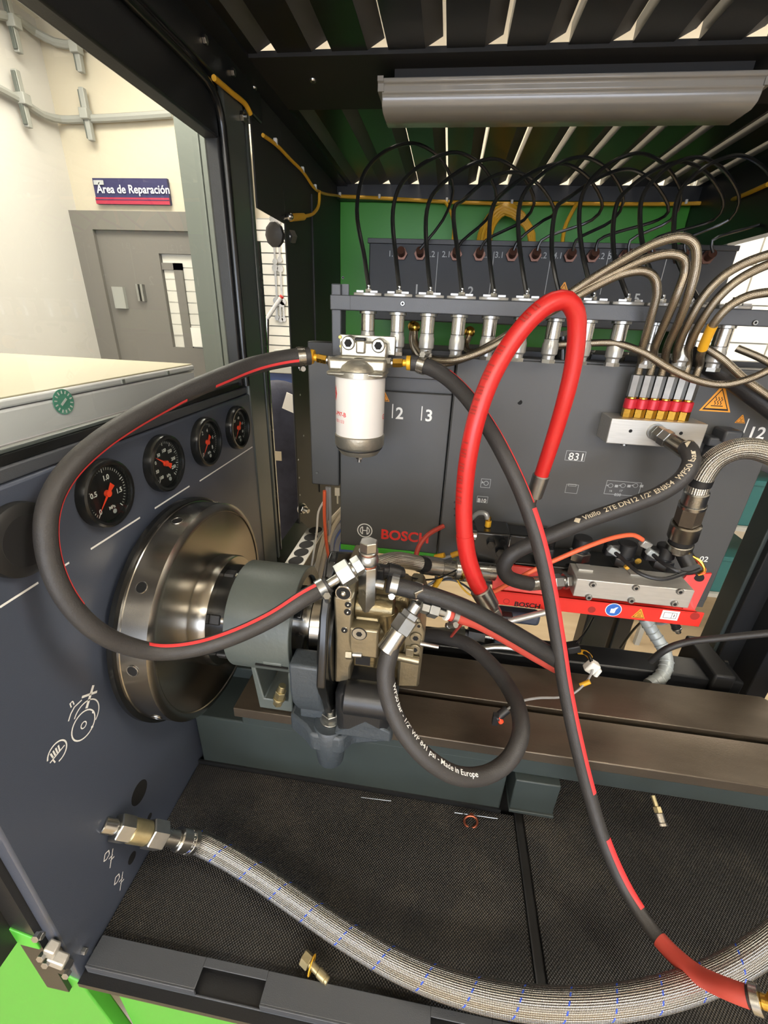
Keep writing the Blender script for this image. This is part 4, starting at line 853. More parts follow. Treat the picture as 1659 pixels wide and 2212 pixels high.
MB().tube(frames(b, .01), .004, 8).build('branch', 'yellow_cable', t); MB().cyl(PX(655, 468, XL+.015), PX(628, 470, XL+.015), .008, 10).build('plug', 'yellow_cable', t)
MB().tube(frames([P(962, 436, 1.65), P(972, 455, 1.64), P(980, 485, 1.63), P(977, 530, 1.62)], .02), .0045, 8).build('branch', 'yellow_cable', t)
MB().tube(frames([P(1246, 440, 1.65), P(1232, 465, 1.64), P(1219, 495, 1.63), P(1214, 535, 1.62)], .02), .006, 8).build('branch', 'yellow_cable', t)
t = thing('yellow_cable_coil', 'hank of yellow cable hung in a loop against the green back', 'cable coil', P(1090, 440, 1.6))
for k in range(11):
    s = k*2.6; w = (k % 3)*3
    pts = [P(1029+s+w, 545, 1.58), P(1036+s*.95, 505, 1.59-.005*(k % 4)), P(1055+s*.75, 466+s*.35, 1.6), P(1092+s*.1-w, 442+s*.75, 1.61-.006*(k % 3)), P(1130-s*.35, 462+s*.6, 1.6), P(1148-s*.25+w, 505, 1.59), P(1153-s*.3, 548, 1.58)]
    MB().tube(frames(pts, .02), .0056, 8).build('cable_turn', 'yellow_cable', t)
# ================================================================== six-way distributor block and its braided hoses
YD = .795
A0, A1 = P(1322, 904, YD), P(1517, 957, YD); zt = P(1330, 904, YD).z; zb = P(1318, 958, YD).z
t = thing('distributor_block', 'aluminium distributor block on the grey cabinet front', 'manifold block', ((A0.x+A1.x)/2, .82, zb)); DB = t
MB().mm((A0.x, YD, zb), (A1.x, YR, zt)).build('block', 'aluminium', t, .0015)
for px, py in ((1362, 931), (1471, 936)): c = P(px, py, YD); MB().cyl(c+V((0, .002, 0)), c+NY*.0003, .003, 12).build('bore', 'void', t)
for px in (1348, 1450): c = V((P(px, 958, YD+.02).x, YD+.02, zb)); MB().cyl(c, c-V((0, 0, .006)), .0055, 12).build('stop_screw', 'bright_zinc', t)
TOPS = []
for k in range(6):
    c = V((P(1354+24.4*k, 897, YD+.022).x, YD+.022, zt))
    s = thing('hose_coupling', names[k]+' red and brass hose coupling from the left on the distributor block', 'pipe fitting', c, 'couplings on the distributor block')
    e = fit(s, c, (0, 0, 1), [('brass_hex', 'hex', .0098, .0155, 'brass'), ('red_sleeve', 'cyl', .0102, .0165, 'anodised_red'), ('brass_neck', 'cyl', .0075, .003, 'brass'), ('crimp_ferrule', 'hex', .0092, .037, 'bright_zinc')]); TOPS.append(e)
def braided(name, label, pts, r, m, group=None, cat='hose', step=.006):
    t = thing(name, label, cat, pts[0], group); f = frames(pts, step); MB().tube(f, r, 14).build('braid', m, t); return t, f
HP = [
 [(1387, 755, .80), (1405, 690, .775), (1419, 630, .76), (1413, 600, .755), (1390, 586, .75), (1345, 592, .75), (1280, 622, .755), (1200, 668, .76), (1110, 722, .77), (1040, 760, .785), (975, 779, .80), (925, 772, .83), (898, 742, .86), (896, 712, .875)],
 [(1414, 752, .80), (1440, 690, .77), (1465, 630, .75), (1480, 585, .745), (1476, 558, .74), (1450, 549, .74), (1395, 560, .745), (1300, 604, .755), (1215, 650, .765), (1120, 708, .78), (1065, 742, .79), (1022, 762, .82), (1006, 748, .86), (1014, 722, .875)],
 [(1440, 755, .80), (1468, 690, .765), (1490, 630, .745), (1504, 570, .735), (1500, 528, .73), (1474, 513, .73), (1420, 524, .735), (1335, 568, .745), (1245, 624, .76), (1150, 690, .78), (1080, 735, .80), (1010, 772, .83), (950, 786, .845), (905, 770, .86), (890, 738, .872), (892, 710, .878)],
 [(1464, 752, .80), (1488, 695, .775), (1520, 640, .76), (1560, 598, .75), (1610, 568, .745), (1675, 545, .74)],
 [(1488, 752, .80), (1515, 695, .775), (1550, 645, .76), (1590, 608, .75), (1635, 582, .745), (1690, 560, .74)],
 [(1513, 768, .80), (1527, 730, .78), (1545, 695, .765), (1575, 662, .755), (1615, 640, .75), (1690, 628, .745)]]
lab = ['lowest of the three thin braided hoses arching left from the distributor block', 'middle of the three thin braided hoses arching left from the distributor block', 'tallest of the three thin braided hoses arching left from the distributor block', 'leftmost thin braided hose bending right from the distributor block', 'thin braided hose bending right from the fifth red coupling', 'thin braided hose with yellow tape bending right from the sixth red coupling']
for k in range(6):
    pts = [TOPS[k], TOPS[k]+V((0, 0, .02))] + [P(*z) for z in HP[k]]
    t, f = braided('braided_hose', lab[k], pts, .0062, 'braid_thin', 'thin braided hoses of the distributor')
    if k < 3:
        e = pts[-1]; MB().sph(e+V((0, 0, .004)), .010, 14, 8).build('end_union', 'brass', t)
    if k == 5:
        i = min(range(len(f)), key=lambda n: (f[n][0]-P(1527, 724, .78)).length); MB().tube(f[i-3:i+4], .0071, 14).build('yellow_tape', 'yellow_cable', t)
for lb, q in (('thin braided hose sagging in front of the warning triangle', [(1195, 745, .84), (1260, 742, .83), (1330, 742, .81), (1390, 762, .79), (1445, 795, .775), (1500, 820, .77), (1560, 831, .765), (1620, 818, .76), (1680, 790, .75)]), ('thin braided hose sloping down to the right edge below the beam', [(1515, 745, .82), (1560, 775, .80), (1610, 820, .785), (1680, 870, .77)]), ('short braided hose end right below the beam at the edge', [(1592, 752, .84), (1640, 772, .82), (1690, 800, .80)])):
    braided('braided_hose', lb, [P(*z) for z in q], .0058, 'braid_thin', 'thin braided hoses of the distributor')
pts = [P(*z) for z in [(1490, 768, .88), (1545, 795, .84), (1600, 832, .82), (1650, 868, .80), (1730, 930, .79)]]
tag(MB().tube(frames(pts), .0165, 16).build('suction_hose', 'rubber_dark'), 'thick black hose passing behind the braided hoses at the right edge', 'hose')
t = thing('edge_coupling', 'black T-shaped coupling on the cabinet under the fifth chamber', 'pipe fitting', P(1215, 745, .87)); MB().cyl(P(1185, 748, .87), P(1255, 745, .87), .013, 16, ch=.002).build('body', 'black_gloss', t); MB().cyl(P(1215, 780, .87), P(1215, 725, .87), .012, 16).build('stem', 'black_gloss', t); MB().cyl(P(1213, 726, .87), P(1213, 716, .87), .014, 6).build('cap_nut', 'zinc', t)
for k, (px, py) in enumerate(((1262, 767), (1334, 772), (1412, 778))):
    c = P(px, py, .89); t = thing('drain_cup', names[k]+' chrome drain cup from the left on the right cabinet top', 'cup', c, 'drain cups on the cabinet'); MB().lathe([(.010, -.008), (.013, -.004), (.013, .004), (.017, .006), (.017, .009), (.009, .009)], c, (0, 0, 1), 24).build('cup', 'steel', t); MB().cyl(c-V((0, 0, .012)), c-V((0, 0, .006)), .011, 20).build('foot', 'zinc', t)
# ================================================================== red manifold bracket with valve block
YM = .715
t = thing('manifold_bracket', 'bright red sheet bracket with maker lettering and safety stickers', 'bracket', (.33, YM, 1.05)); MBK = t
b0, b1 = P(1064, 1284, YM), P(1500, 1340, YM); z0, z1 = 1.068, 1.091
z1 = (P(1080, 1284, YM).z+P(1470, 1312, YM).z)/2; z0 = (P(1080, 1312, YM).z+P(1490, 1346, YM).z)/2
MB().mm((b0.x, YM, z0), (b1.x+.012, YM+.004, z1)).build('front_bar', 'bracket_red', t, .0008)
MB().poly3([P(1062, 1286, YM), P(1192, 1297, YM), P(1190, 1250, .735), P(1186, 1232, .745), P(1068, 1217, .745)], (0, .003, .001)).build('left_cheek', 'bracket_red', t)
MB().mm((b0.x, YM, z1-.003), (b1.x, YM+.085, z1)).build('shelf', 'bracket_red', t)
MB().poly3([P(1476, 1316, .722), P(1500, 1319, .722), P(1538, 1239, .742), P(1484, 1243, .742), P(1466, 1264, .738)], (0, .004, 0)).build('right_ear', 'bracket_red', t)
for px, py, r in ((1278, 1317, .007), (1068, 1297, .006), (1501, 1331, .008)): c = P(px, py, YM); MB().cyl(c+NY*.0004, c+V((0, .003, 0)), r, 20).build('hole', 'dark_red_print', t)
c = V((b1.x+.020, YM+.022, z1+.045)); MB().cyl(P(1510, 1247, .738), P(1510, 1247, .744), .008, 20).build('ear_hole', 'void', t)
screw(t, P(1075, 1228, .741), (0, -.8, .5), .008, .004, 'zinc')
ptext(t, 'BOSCH', 1110, 1309, YM, .0150, 'black_print', .03); lg = ring_flat(P(1094, 1299, YM-.0006), .0055, .0012, n=20).build('faint_logo', 'dark_red_print', t)
c = P(1325, 1317, YM); o = MB().cyl(c, c+NY*.0005, .0145, 32).build('glove_sticker', 'white_print', t); MB().cyl(c, c+NY*.0008, .0132, 32).build('blue_field', 'blue_sign', o); MB().prism([(-.005, -.007), (.003, -.007), (.004, .001), (.007, .007), (.003, .006), (0, .003), (-.005, .002)], c+NY*.001, FRX, FRZ, .0002).build('glove_symbol', 'white_print', o)
triangle(t, 1381, 1325, YM, .024)
c = P(1447, 1329, YM); o = MB().box(c+NY*.0004, (.030, .0006, .020)).build('manual_sticker', 'white_print', t)
m = MB()
for a, d in (((0, .006), (.022, .0007)), ((0, -.006), (.022, .0007)), ((-.011, 0), (.0007, .012)), ((.011, 0), (.0007, .012)), ((.003, 0), (.0006, .012)), ((.007, .0), (.0012, .006))): m.box(c+NY*.0008+V((a[0], 0, a[1])), (d[0], .0002, d[1]))
m.build('book_symbol', 'black_print', o)['kind'] = 'stuff'
YA = .685
t = thing('flow_block', 'brushed aluminium block with six bolts on the red bracket', 'manifold block', P(1365, 1290, YA))
a, b = P(1246, 1254, YA), P(1484, 1306, YA); zt = (P(1249, 1254, YA).z+P(1495, 1272, YA).z)/2; zb = (P(1239, 1291, YA).z+P(1480, 1310, YA).z)/2
MB().mm((a.x, YA, zb), (b.x+.004, YA+.055, zt)).build('block', 'aluminium', t, .0012)
MB().mm((a.x+.01, YA+.03, zt), (a.x+.035, YA+.05, zt+.003)).build('raised_pad', 'aluminium', t); MB().mm((a.x+.10, YA+.03, zt), (a.x+.13, YA+.05, zt+.003)).build('raised_pad', 'aluminium', t)
for px, py in ((1280, 1262), (1373, 1269), (1468, 1277), (1271, 1289), (1363, 1296), (1456, 1303)): screw(t, P(px, py, YA), NY, .0062, .004, 'bright_zinc')
FB = V((a.x, YA+.022, (zt+zb)/2))
# black valve body with solenoids behind
t = thing('solenoid_valve_bank', 'black valve body with solenoid caps behind the aluminium block', 'valve', P(1280, 1215, .78)); VB = t
a, b = P(1085, 1215, .755), P(1480, 1235, .755)
MB().mm((a.x, .755, a.z-.05), (b.x, .835, a.z+.004)).build('body', 'black_gloss', t, .004)
MB().mm((P(1095, 1180, .79).x, .79, a.z), (P(1200, 1180, .79).x, .84, a.z+.045)).build('upper_step', 'black_gloss', t, .004)
for px, py in ((1252, 1196), (1346, 1208), (1430, 1213)):
    c = P(px, py, .775); fit(t, c-V((0, 0, .012)), (0, 0, 1), [('solenoid_nut', 'hex', .020, .018, 'zinc'), ('solenoid_collar', 'cyl', .014, .004, 'black_plastic'), ('solenoid_cap', 'cyl', .017, .026, 'black_plastic')])
for px, py in ((1320, 1185), (1405, 1195), (1180, 1195)): MB().box(P(px, py, .77), (.024, .02, .026)).build('plug_socket', 'black_plastic', t, .003)
c = P(1378, 1212, .755); MB().cyl(c, c+NY*.001, .006, 14).build('brass_plug', 'brass', t)
MB().box(P(1365, 1240, .75), (.05, .01, .02)).build('label_plate', 'black_plastic', t)
# pressure sensor and tube left of the bracket
t = thing('pressure_regulator', 'glossy black regulator block with brass tap left of the red bracket', 'valve', P(1060, 1190, .74))
MB().mm(*pbox(1024, 1148, 1092, 1225, .735, .06)).build('block', 'black_gloss', t, .004)
MB().cyl(P(1010, 1168, .77), P(1030, 1168, .77), .016, 24).build('side_cap', 'black_gloss', t); MB().cyl(P(1018, 1155, .735), P(1028, 1157, .735), .010, 20).build('chrome_stub', 'steel', t)
for px, py, r in ((1060, 1172, .008), (1085, 1168, .007), (1080, 1190, .009)): c = P(px, py, .735); fit(t, c, NY, [('socket_nut', 'hex', r, .010, 'black_gloss')])
fit(t, P(1092, 1172, .75), (1, -.2, 0), [('end_nut', 'hex', .012, .008, 'zinc')])
fit(t, P(1052, 1147, .76), (0, 0, 1), [('brass_tap', 'hex', .005, .010, 'brass'), ('tap_body', 'cyl', .006, .012, 'brass_yellow'), ('tap_tip', 'cyl', .004, .008, 'brass')])
MB().tube(frames([P(1053, 1120, .76), P(1050, 1110, .76), P(1035, 1108, .77), P(1015, 1125, .79), P(1000, 1150, .81)], .004), .005, 10).build('clear_tube', 'clear_grey', t)
a = P(985, 1229, .71); b = P(1068, 1236, .725); dd = (b-a).normalized()
t = thing('rail_tube', 'polished steel tube with clamp rings joining braided hose and red bracket', 'pipe', a)
MB().cyl(a, b, .0175, 28, ch=.001).build('tube', 'steel', t)
for s, r, w, m_ in ((-.004, .021, .010, 'steel'), (.008, .0205, .006, 'brass'), (.020, .0225, .010, 'steel'), (.034, .0195, .006, 'black_plastic')): MB().cyl(a+dd*s, a+dd*(s+w), r, 28, ch=.001).build('clamp_ring', m_, t)
pts = [P(*z) for z in [(812, 1222, .58), (850, 1210, .62), (885, 1213, .655), (920, 1221, .68)]]
t, f = braided('braided_rail_hose', 'short flat braided hose from pump riser to the steel tube', pts, .014, 'braid_mid')
MB().tube(f[-4:], .0152, 18).build('black_band', 'black_plastic', t); MB().cyl(P(912, 1220, .68), P(950, 1225, .695), .0175, 24, ch=.001).build('ferrule', 'steel', t); MB().cyl(P(950, 1225, .695), P(984, 1229, .71), .0155, 24, ch=.001).build('end_sleeve', 'steel', t)
a = P(812, 1232, .55); t = thing('sensor_plug', 'black electrical plug behind the banjo bolt', 'connector', a)
MB().cyl(a, P(870, 1240, .57), .011, 16, ch=.002).build('shell', 'black_plastic', t); MB().cyl(P(835, 1234, .56), P(860, 1240, .565), .014, 12).build('grip_ring', 'black_plastic', t); MB().box(P(818, 1238, .55), (.018, .02, .022)).build('locking_tab', 'black_plastic', t, .002)
MB().tube(frames([P(868, 1240, .57), P(910, 1252, .6), P(950, 1248, .64), P(985, 1232, .67)], .01), .0016, 6).build('lead', 'black_cable', t)
# quick coupling and braided hose at the right edge
q = [(1462, 1182, .74), (1470, 1160, .735), (1480, 1130, .73), (1495, 1090, .725), (1504, 1062, .72)]
a = P(1463, 1192, .745); b = P(1506, 1060, .72); dd = (b-a).normalized(); L = (b-a).length
t = thing('quick_coupling', 'large chrome quick coupling standing on the valve body', 'pipe fitting', a)
fit(t, a, dd, [('foot', 'cyl', .014, L*.07, 'steel'), ('lower_ring', 'cyl', .0215, L*.10, 'steel'), ('groove', 'cyl', .019, L*.08, 'black_plastic'), ('release_sleeve', 'cyl', .0235, L*.25, 'flywheel_steel'), ('dark_hex', 'hex', .020, L*.26, 'bed_steel'), ('ring', 'cyl', .0205, L*.05, 'steel'), ('crimp', 'cyl', .0185, L*.19, 'zinc')])
pts = [b, b+dd*.012]+[P(*z) for z in [(1520, 1025, .715), (1545, 992, .71), (1585, 972, .705), (1630, 970, .70), (1700, 995, .69)]]
t, f = braided('braided_return_hose', 'shiny braided hose curving from the quick coupling out of the right edge', pts, .0165, 'braid_mid')
MB().tube(f[2:5], .0172, 18).build('dark_band', 'black_plastic', t)
# ================================================================== fuel filter
FY = .74
t = thing('fuel_filter', 'white spin-on fuel filter with cast head hanging before the grey cabinet', 'filter', P(778, 970, FY)); FF = t
cz = P(778, 870, FY); R0 = .0420
zc = lambda py: P(778, py, FY).z
c0 = V((cz.x, FY, 0))
MB().lathe([(0, zc(947)), (R0*.985, zc(947)), (R0, zc(940)), (R0, zc(805)), (R0*.96, zc(800)), (0, zc(800))], c0, (0, 0, 1), 56).build('canister', 'filter_white', t)
MB().lathe([(R0, zc(935)), (R0*1.04, zc(937)), (R0*1.04, zc(957)), (R0*.97, zc(962)), (R0*.5, zc(962))], c0, (0, 0, 1), 48).build('clamp_ring', 'cast_alu', t)
MB().lathe([(R0*.95, zc(962)), (R0*.92, zc(968)), (R0*.80, zc(977)), (R0*.4, zc(981)), (0, zc(981))], c0, (0, 0, 1), 48).build('sediment_bowl', 'cast_alu', t)
MB().lathe([(R0*.96, zc(962)), (R0*.98, zc(964)), (R0*.95, zc(966))], c0, (0, 0, 1), 48).build('bowl_gasket', 'black_plastic', t)
c = V((cz.x, FY, zc(981))); fit(t, c, (0, 0, -1), [('drain_boss', 'cyl', .008, .004, 'cast_alu'), ('drain_nut', 'hex', .0065, .005, 'zinc'), ('drain_tip', 'cyl', .0035, .006, 'zinc')])
MB().mm((cz.x-.049, FY-.040, zc(808)), (cz.x+.045, FY+.030, zc(798))).build('head_skirt', 'cast_alu', t, .004)
MB().lathe([(R0*1.06, zc(812)), (R0*1.06, zc(800)), (R0*.98, zc(796)), (0, zc(796))], c0, (0, 0, 1), 40).build('head_ring', 'cast_alu', t)
MB().mm((cz.x-.049, FY-.030, zc(800)), (cz.x+.046, FY+.030, zc(772))).build('head_block', 'cast_alu', t, .005)
MB().lathe([(.031, zc(798)), (.028, zc(788)), (.020, zc(778)), (.008, zc(772)), (0, zc(772))], c0+V((0, -.018, 0)), (0, 0, 1), 36).build('head_dome', 'cast_alu', t)
MB().mm((cz.x-.038, FY+.012, zc(775)), (cz.x+.042, FY+.034, zc(738))).build('upper_body', 'cast_alu', t, .004)
for px, py in ((752, 741), (817, 747)):
    c = P(px, py, FY+.010); b = MB().cyl(c, c+V((0, .02, 0)), .0115, 24, ch=.002).build('port_boss', 'cast_alu', t); MB().cyl(c+NY*.0006, c+V((0, .004, 0)), .0068, 6).build('hex_socket', 'void', b)
MB().mm((cz.x-.010, FY+.005, zc(765)), (cz.x+.006, FY+.02, zc(735))).build('centre_web', 'cast_alu', t, .003); MB().mm((cz.x-.012, FY+.006, zc(737)), (cz.x+.006, FY+.02, zc(730))).build('vent_cap', 'black_plastic', t, .002)
MB().mm((cz.x-.044, FY+.036, zc(768)), (cz.x+.052, FY+.040, zc(726))).build('mounting_plate', 'cast_alu', t, .001)
MB().mm((cz.x-.043, FY+.040, zc(758)), (cz.x+.05, .86, zc(742))).build('mounting_arm', 'black_plastic', t)
for px, py in ((735, 728), (737, 748)): screw(t, P(px, py, FY+.036), NY, .003, .002, 'brass', 'screw', False)
def wrap(txt, px, py, size, m, bold=.02):
    a0 = P(px, py, FY-R0); ang0 = math.asin(max(-.999, min(.999, (P(px, py, FY-.02).x-cz.x)/R0))); vs, fs = text_geo(txt, bold, 'LEFT', 0); z = zc(py)
    MB().add([V((cz.x+(R0+.0003)*math.sin(ang0+x*size/R0), FY-(R0+.0003)*math.cos(ang0+x*size/R0), z+y*size)) for x, y in vs], fs).build('print', m, t)
wrap('L-P97-B', 725, 893, .010, 'red_print'); wrap('-1201133', 725, 907, .0075, 'red_stripe', 0); wrap('G', 824, 900, .012, 'red_print')
m = MB(); ang = math.asin(max(-.999, (P(728, 850, FY-.01).x-cz.x)/R0))
for pts in ([(-.3, 0), (0, .5), (.3, 0), (0, -.5)],):
    for k, (ri, ro) in enumerate(((.55, 1.0), (0, .32))):
        outer = [(x*ro, y*ro) for x, y in pts]; inner = [(x*ri, y*ri) for x, y in pts]
        vs = [V((cz.x+(R0+.0003)*math.sin(ang+x*.022/R0*1.2), FY-(R0+.0003)*math.cos(ang+x*.022/R0*1.2), zc(848)+y*.026)) for x, y in outer+inner]
        m.add(vs, [(i, (i+1) % 4, (i+1) % 4+4, i+4) for i in range(4)])
m.build('diamond_emblem', 'red_print', t)
def tapfit(p, d, label):
    t = thing('hose_tail', label, 'pipe fitting', p); e = fit(t, p, d, [('zinc_adapter', 'hex', .0085, .010, 'zinc'), ('seal', 'cyl', .006, .003, 'zinc'), ('brass_hex', 'hex', .0075, .016, 'brass'), ('brass_neck', 'cyl', .0055, .006, 'brass_yellow'), ('yellow_collar', 'cyl', .0115, .007, 'brass_yellow')]); return t, e
tl, EL = tapfit(P(722, 781, FY-.005), P(672, 770, FY-.005)-P(722, 781, FY-.005), 'yellow and brass hose tail on the left of the filter head')
tr, ER = tapfit(P(832, 784, FY-.005), P(885, 784, FY-.005)-P(832, 784, FY-.005), 'yellow and brass hose tail on the right of the filter head')
# ================================================================== hoses
def hose(name, label, pts, r, m='rubber', group=None, seg=18, step=.007):
    t = thing(name, label, 'hose', pts[0], group); f = frames(pts, step); MB().tube(f, r, seg).build('tube', m, t); return t, f
# big loop from the pump inlet to the filter
pts = [INLET, INLET+INDIR*.012] + [P(*z) for z in [(660, 1290, .450), (590, 1335, .425), (500, 1377, .395), (420, 1401, .375), (340, 1408, .355), (270, 1393, .335), (205, 1360, .318), (150, 1303, .312), (113, 1230, .315), (99, 1150, .325), (108, 1085, .34), (140, 1025, .365), (200, 965, .405), (280, 910, .46), (370, 862, .53), (460, 822, .60), (545, 790, .67), (620, 774, .715)]] + [EL]
rl = lambda s: .0118 - .0018*math.sin(math.pi*min(1, s*1.5)) if s < .667 else .0118+.0022*((s-.667)/.333)
t, f = hose('fuel_supply_hose', 'large looping black rubber hose with red line from pump to filter', pts, rl)
mid = P(330, 1120, .40); Ltot = f[-1][4]
for k, (a, b) in enumerate(((.010, .27), (.36, .74), (.79, .985))): strip(f, rl, (lambda p: mid) if k else (lambda p: p+V((0, -.1, 1))), .16 if k else .24, a*Ltot, b*Ltot, mix=.35 if k else .12).build('red_line', 'red_stripe', t)
clamp(t, f[2][0], f[2][1], .0122, side=(.2, -1, -.8)); clamp(t, f[-3][0], f[-3][1], .0142, 'steel', side=(0, 0, -1), w=.012)
# filter outlet running down across the picture
pts = [ER+V((.0, 0, 0)), P(905, 786, .735)] + [P(*z) for z in [(950, 805, .72), (1000, 848, .69), (1050, 915, .65), (1093, 990, .615), (1130, 1070, .59), (1162, 1165, .565), (1184, 1260, .545), (1203, 1370, .525), (1220, 1480, .50), (1242, 1590, .47), (1272, 1710, .44), (1310, 1830, .405), (1360, 1935, .37), (1425, 2030, .33), (1500, 2100, .295), (1580, 2140, .27), (1632, 2158, .262)]]
rd = lambda s: .0125 - .0035*s
t, f = hose('filter_outlet_hose', 'long black hose with red line falling from filter to lower right corner', pts, rd)
Lt = f[-1][4]; tw = lambda p: p+V((1, -.55, .25))
for a, b, h in ((.30, .715, .40), (.77, .86, .55)): strip(f, rd, tw, h, a*Lt, b*Lt, mix=.45, n=9).build('red_line', 'red_stripe', t)
i0 = next(k for k in range(len(f)) if f[k][4] > .888*Lt); MB().tube(f[i0:-1], .0102, 18).build('red_sleeve', 'dull_red', t)
strip(f, rd, tw, .12, .06*Lt, .30*Lt, mix=.15).build('red_line', 'red_stripe', t)
clamp(t, f[3][0], f[3][1], .0132, 'steel', side=(0, 0, 1), w=.012)
e, ed = f[-1][0], f[-1][1]
t = thing('barbed_tee', 'shiny barbed brass tee where the hoses meet at the lower right corner', 'pipe fitting', e)
fit(t, e-ed*.004, ed, [('band', 'cyl', .0135, .009, 'steel'), ('barb', 'cyl', .007, .008, 'brass'), ('hex', 'hex', .011, .012, 'brass'), ('tail', 'cyl', .008, .03, 'brass')]); fit(t, e+ed*.016, (.1, .2, 1), [('branch', 'hex', .009, .016, 'brass'), ('branch_band', 'cyl', .0105, .01, 'steel'), ('branch_hose', 'cyl', .0095, .04, 'dull_red')])
# red hydraulic hose loop
RQ = [(1043, 1283, .575), (1028, 1255, .575), (1011, 1205, .575), (1003, 1145, .575), (1003, 1070, .575), (1012, 985, .575), (1032, 895, .58), (1064, 810, .59), (1108, 735, .60), (1155, 680, .605), (1195, 652, .61), (1225, 650, .615), (1243, 675, .62), (1246, 720, .625), (1238, 790, .63), (1220, 865, .635), (1196, 945, .645), (1168, 1030, .655)]
pts = [P(*z) for z in RQ]
t, f = hose('red_hydraulic_hose', 'bright red hydraulic hose in a tall arch with crimped ends', pts, lambda s: .0122-.0016*max(0, (s-.5)*2), 'red_hose', seg=22)
i = min(range(len(f)), key=lambda n: (f[n][0]-pts[3]).length); MB().tube(f[2:i], .0130, 22).build('outer_sleeve', 'red_hose', t)
def ferr(t, p, d, r, segs): return fit(t, p, d, segs)
d0 = -f[0][1]; ferr(t, f[0][0]-d0*.010, d0, .017, [('crimp_ferrule', 'cyl', .0165, .036, 'zinc', .0155), ('stem', 'cyl', .0115, .006, 'zinc'), ('end_nut', 'hex', .0135, .014, 'bright_zinc')])
d1 = f[-1][1]; ferr(t, f[-1][0]-d1*.004, d1, .013, [('crimp_ferrule', 'cyl', .0128, .040, 'bright_zinc', .0120), ('stem', 'cyl', .006, .02, 'zinc'), ('tip', 'cyl', .0045, .02, 'zinc')])
m = MB(); f2 = frames(pts, .001)
for a, b in ((.395, .425), (.43, .447), (.455, .485), (.5, .52), (.565, .6), (.225, .262), (.268, .31), (.318, .35)):
    k = int((b-a)*f[-1][4]/.0042)
    for j in range(max(3, k)):
        s = (a+(b-a)*j/max(3, k))*f[-1][4]; s_ = strip(f2, .0123, lambda p: p+V((-.75, -1, .15)), .30, s-.0016, s+.0016, .0011)
        if len(s_.v) >= 10 and j % 4 != 3: k0 = len(m.v); m.v += s_.v; m.f += [tuple(q+k0 for q in ff) for ff in s_.f]
m.build('faded_print', 'dark_red_print', t)['kind'] = 'stuff'
# distributor feed hose with printed text
c = P(1415, 932, YD); dd = V((.55, -.75, -.30)).normalized()
t = thing('feed_union', 'zinc union nut and crimped end on the front of the distributor block', 'pipe fitting', c)
fit(t, c, NY, [('washer', 'cyl', .014, .003, 'zinc')]); e = fit(t, c+NY*.003, dd, [('adapter_hex', 'hex', .0135, .012, 'zinc'), ('swivel_nut', 'hex', .0145, .014, 'bright_zinc'), ('crimp_ferrule', 'cyl', .0125, .034, 'steel', .0135)])
q = [(1484, 968, .715), (1494, 992, .70), (1478, 1028, .69), (1430, 1064, .685), (1360, 1092, .68), (1280, 1120, .675), (1200, 1152, .665), (1140, 1178, .66), (1103, 1200, .655), (1088, 1225, .655), (1097, 1246, .66), (1125, 1257, .668), (1146, 1261, .675)]
pts = [e-dd*.01, e+dd*.008]+[P(*z) for z in q]
t, f = hose('distributor_feed_hose', 'thick black hose with pale printed lettering from distributor to flow block', pts, .0128)
iv = min(range(len(f)), key=lambda n: (f[n][0]-P(1238, 1134, .67)).length)
hose_text(f, .0128, f[iv][4], '\u25c6 Vitillo  2TE DN12 1/2" EN854  WP50 bar  WP 841 psi', .0118, CAM+V((-.1, 0, .75)), .012, flip=True).build('lettering', 'beige_cable', t)
e = P(1146, 1261, .675); g = FB; dd = (g-e).normalized(); L = (g-e).length
fit(t, e-dd*.004, dd, [('crimp_ferrule', 'cyl', .0125, L*.36, 'steel'), ('stem', 'cyl', .008, L*.20, 'steel'), ('swivel_nut', 'hex', .0145, L*.20, 'bright_zinc'), ('lock_ring', 'cyl', .010, L*.08, 'zinc'), ('lock_nut', 'hex', .015, L*.10, 'zinc'), ('thread', 'cyl', .0105, L*.12, 'zinc')])
# black hose loop from the outlet union under the pump
pts = [CR0+CRD*.018] + [P(*z) for z in [(843, 1405, .446), (833, 1450, .435), (842, 1515, .42), (872, 1580, .405), (925, 1640, .395), (990, 1676, .40), (1055, 1672, .42), (1100, 1640, .44), (1124, 1590, .465), (1122, 1540, .50), (1098, 1485, .55), (1058, 1432, .60), (1010, 1392, .64), (950, 1374, .67), (900, 1370, .69)]]
rb = lambda s: .0122+.0012*s
t, f = hose('outlet_loop_hose', 'thick black hose hanging in a round loop in front of the bed', pts, rb, 'rubber')
fit(t, CR0-CRD*.002, CRD, [('crimp_ferrule', 'cyl', .0128, .034, 'steel', .0135)])
hose_text(f, rb, .055, 'WP50 bar - 1/2" WP 841 psi - Made in Europe', .0105, CAM+V((1.0, .3, .5)), .008).build('lettering', 'white_print', t)
# black return hose and dull red hose running right
pts = [P(*z) for z in [(838, 1262, .49), (880, 1272, .495), (950, 1292, .50), (1020, 1320, .505), (1090, 1357, .51), (1150, 1392, .515), (1213, 1430, .525)]]
t, f = hose('return_hose', 'straight thick black hose from the pump nipple toward the hanging hose', pts, lambda s: .0118+.0012*s, 'rubber_dark')
pts = [RED0, RED0+REDD*.01]+[P(*z) for z in [(1030, 1346, .51), (1080, 1372, .52), (1135, 1405, .53), (1200, 1442, .54)]]
t, f = hose('dull_red_hose', 'dull red rubber hose below the straight black hose', pts, .0088, 'dull_red'); clamp(t, f[2][0], f[2][1], .0092, side=(0, -1, -1), w=.008)
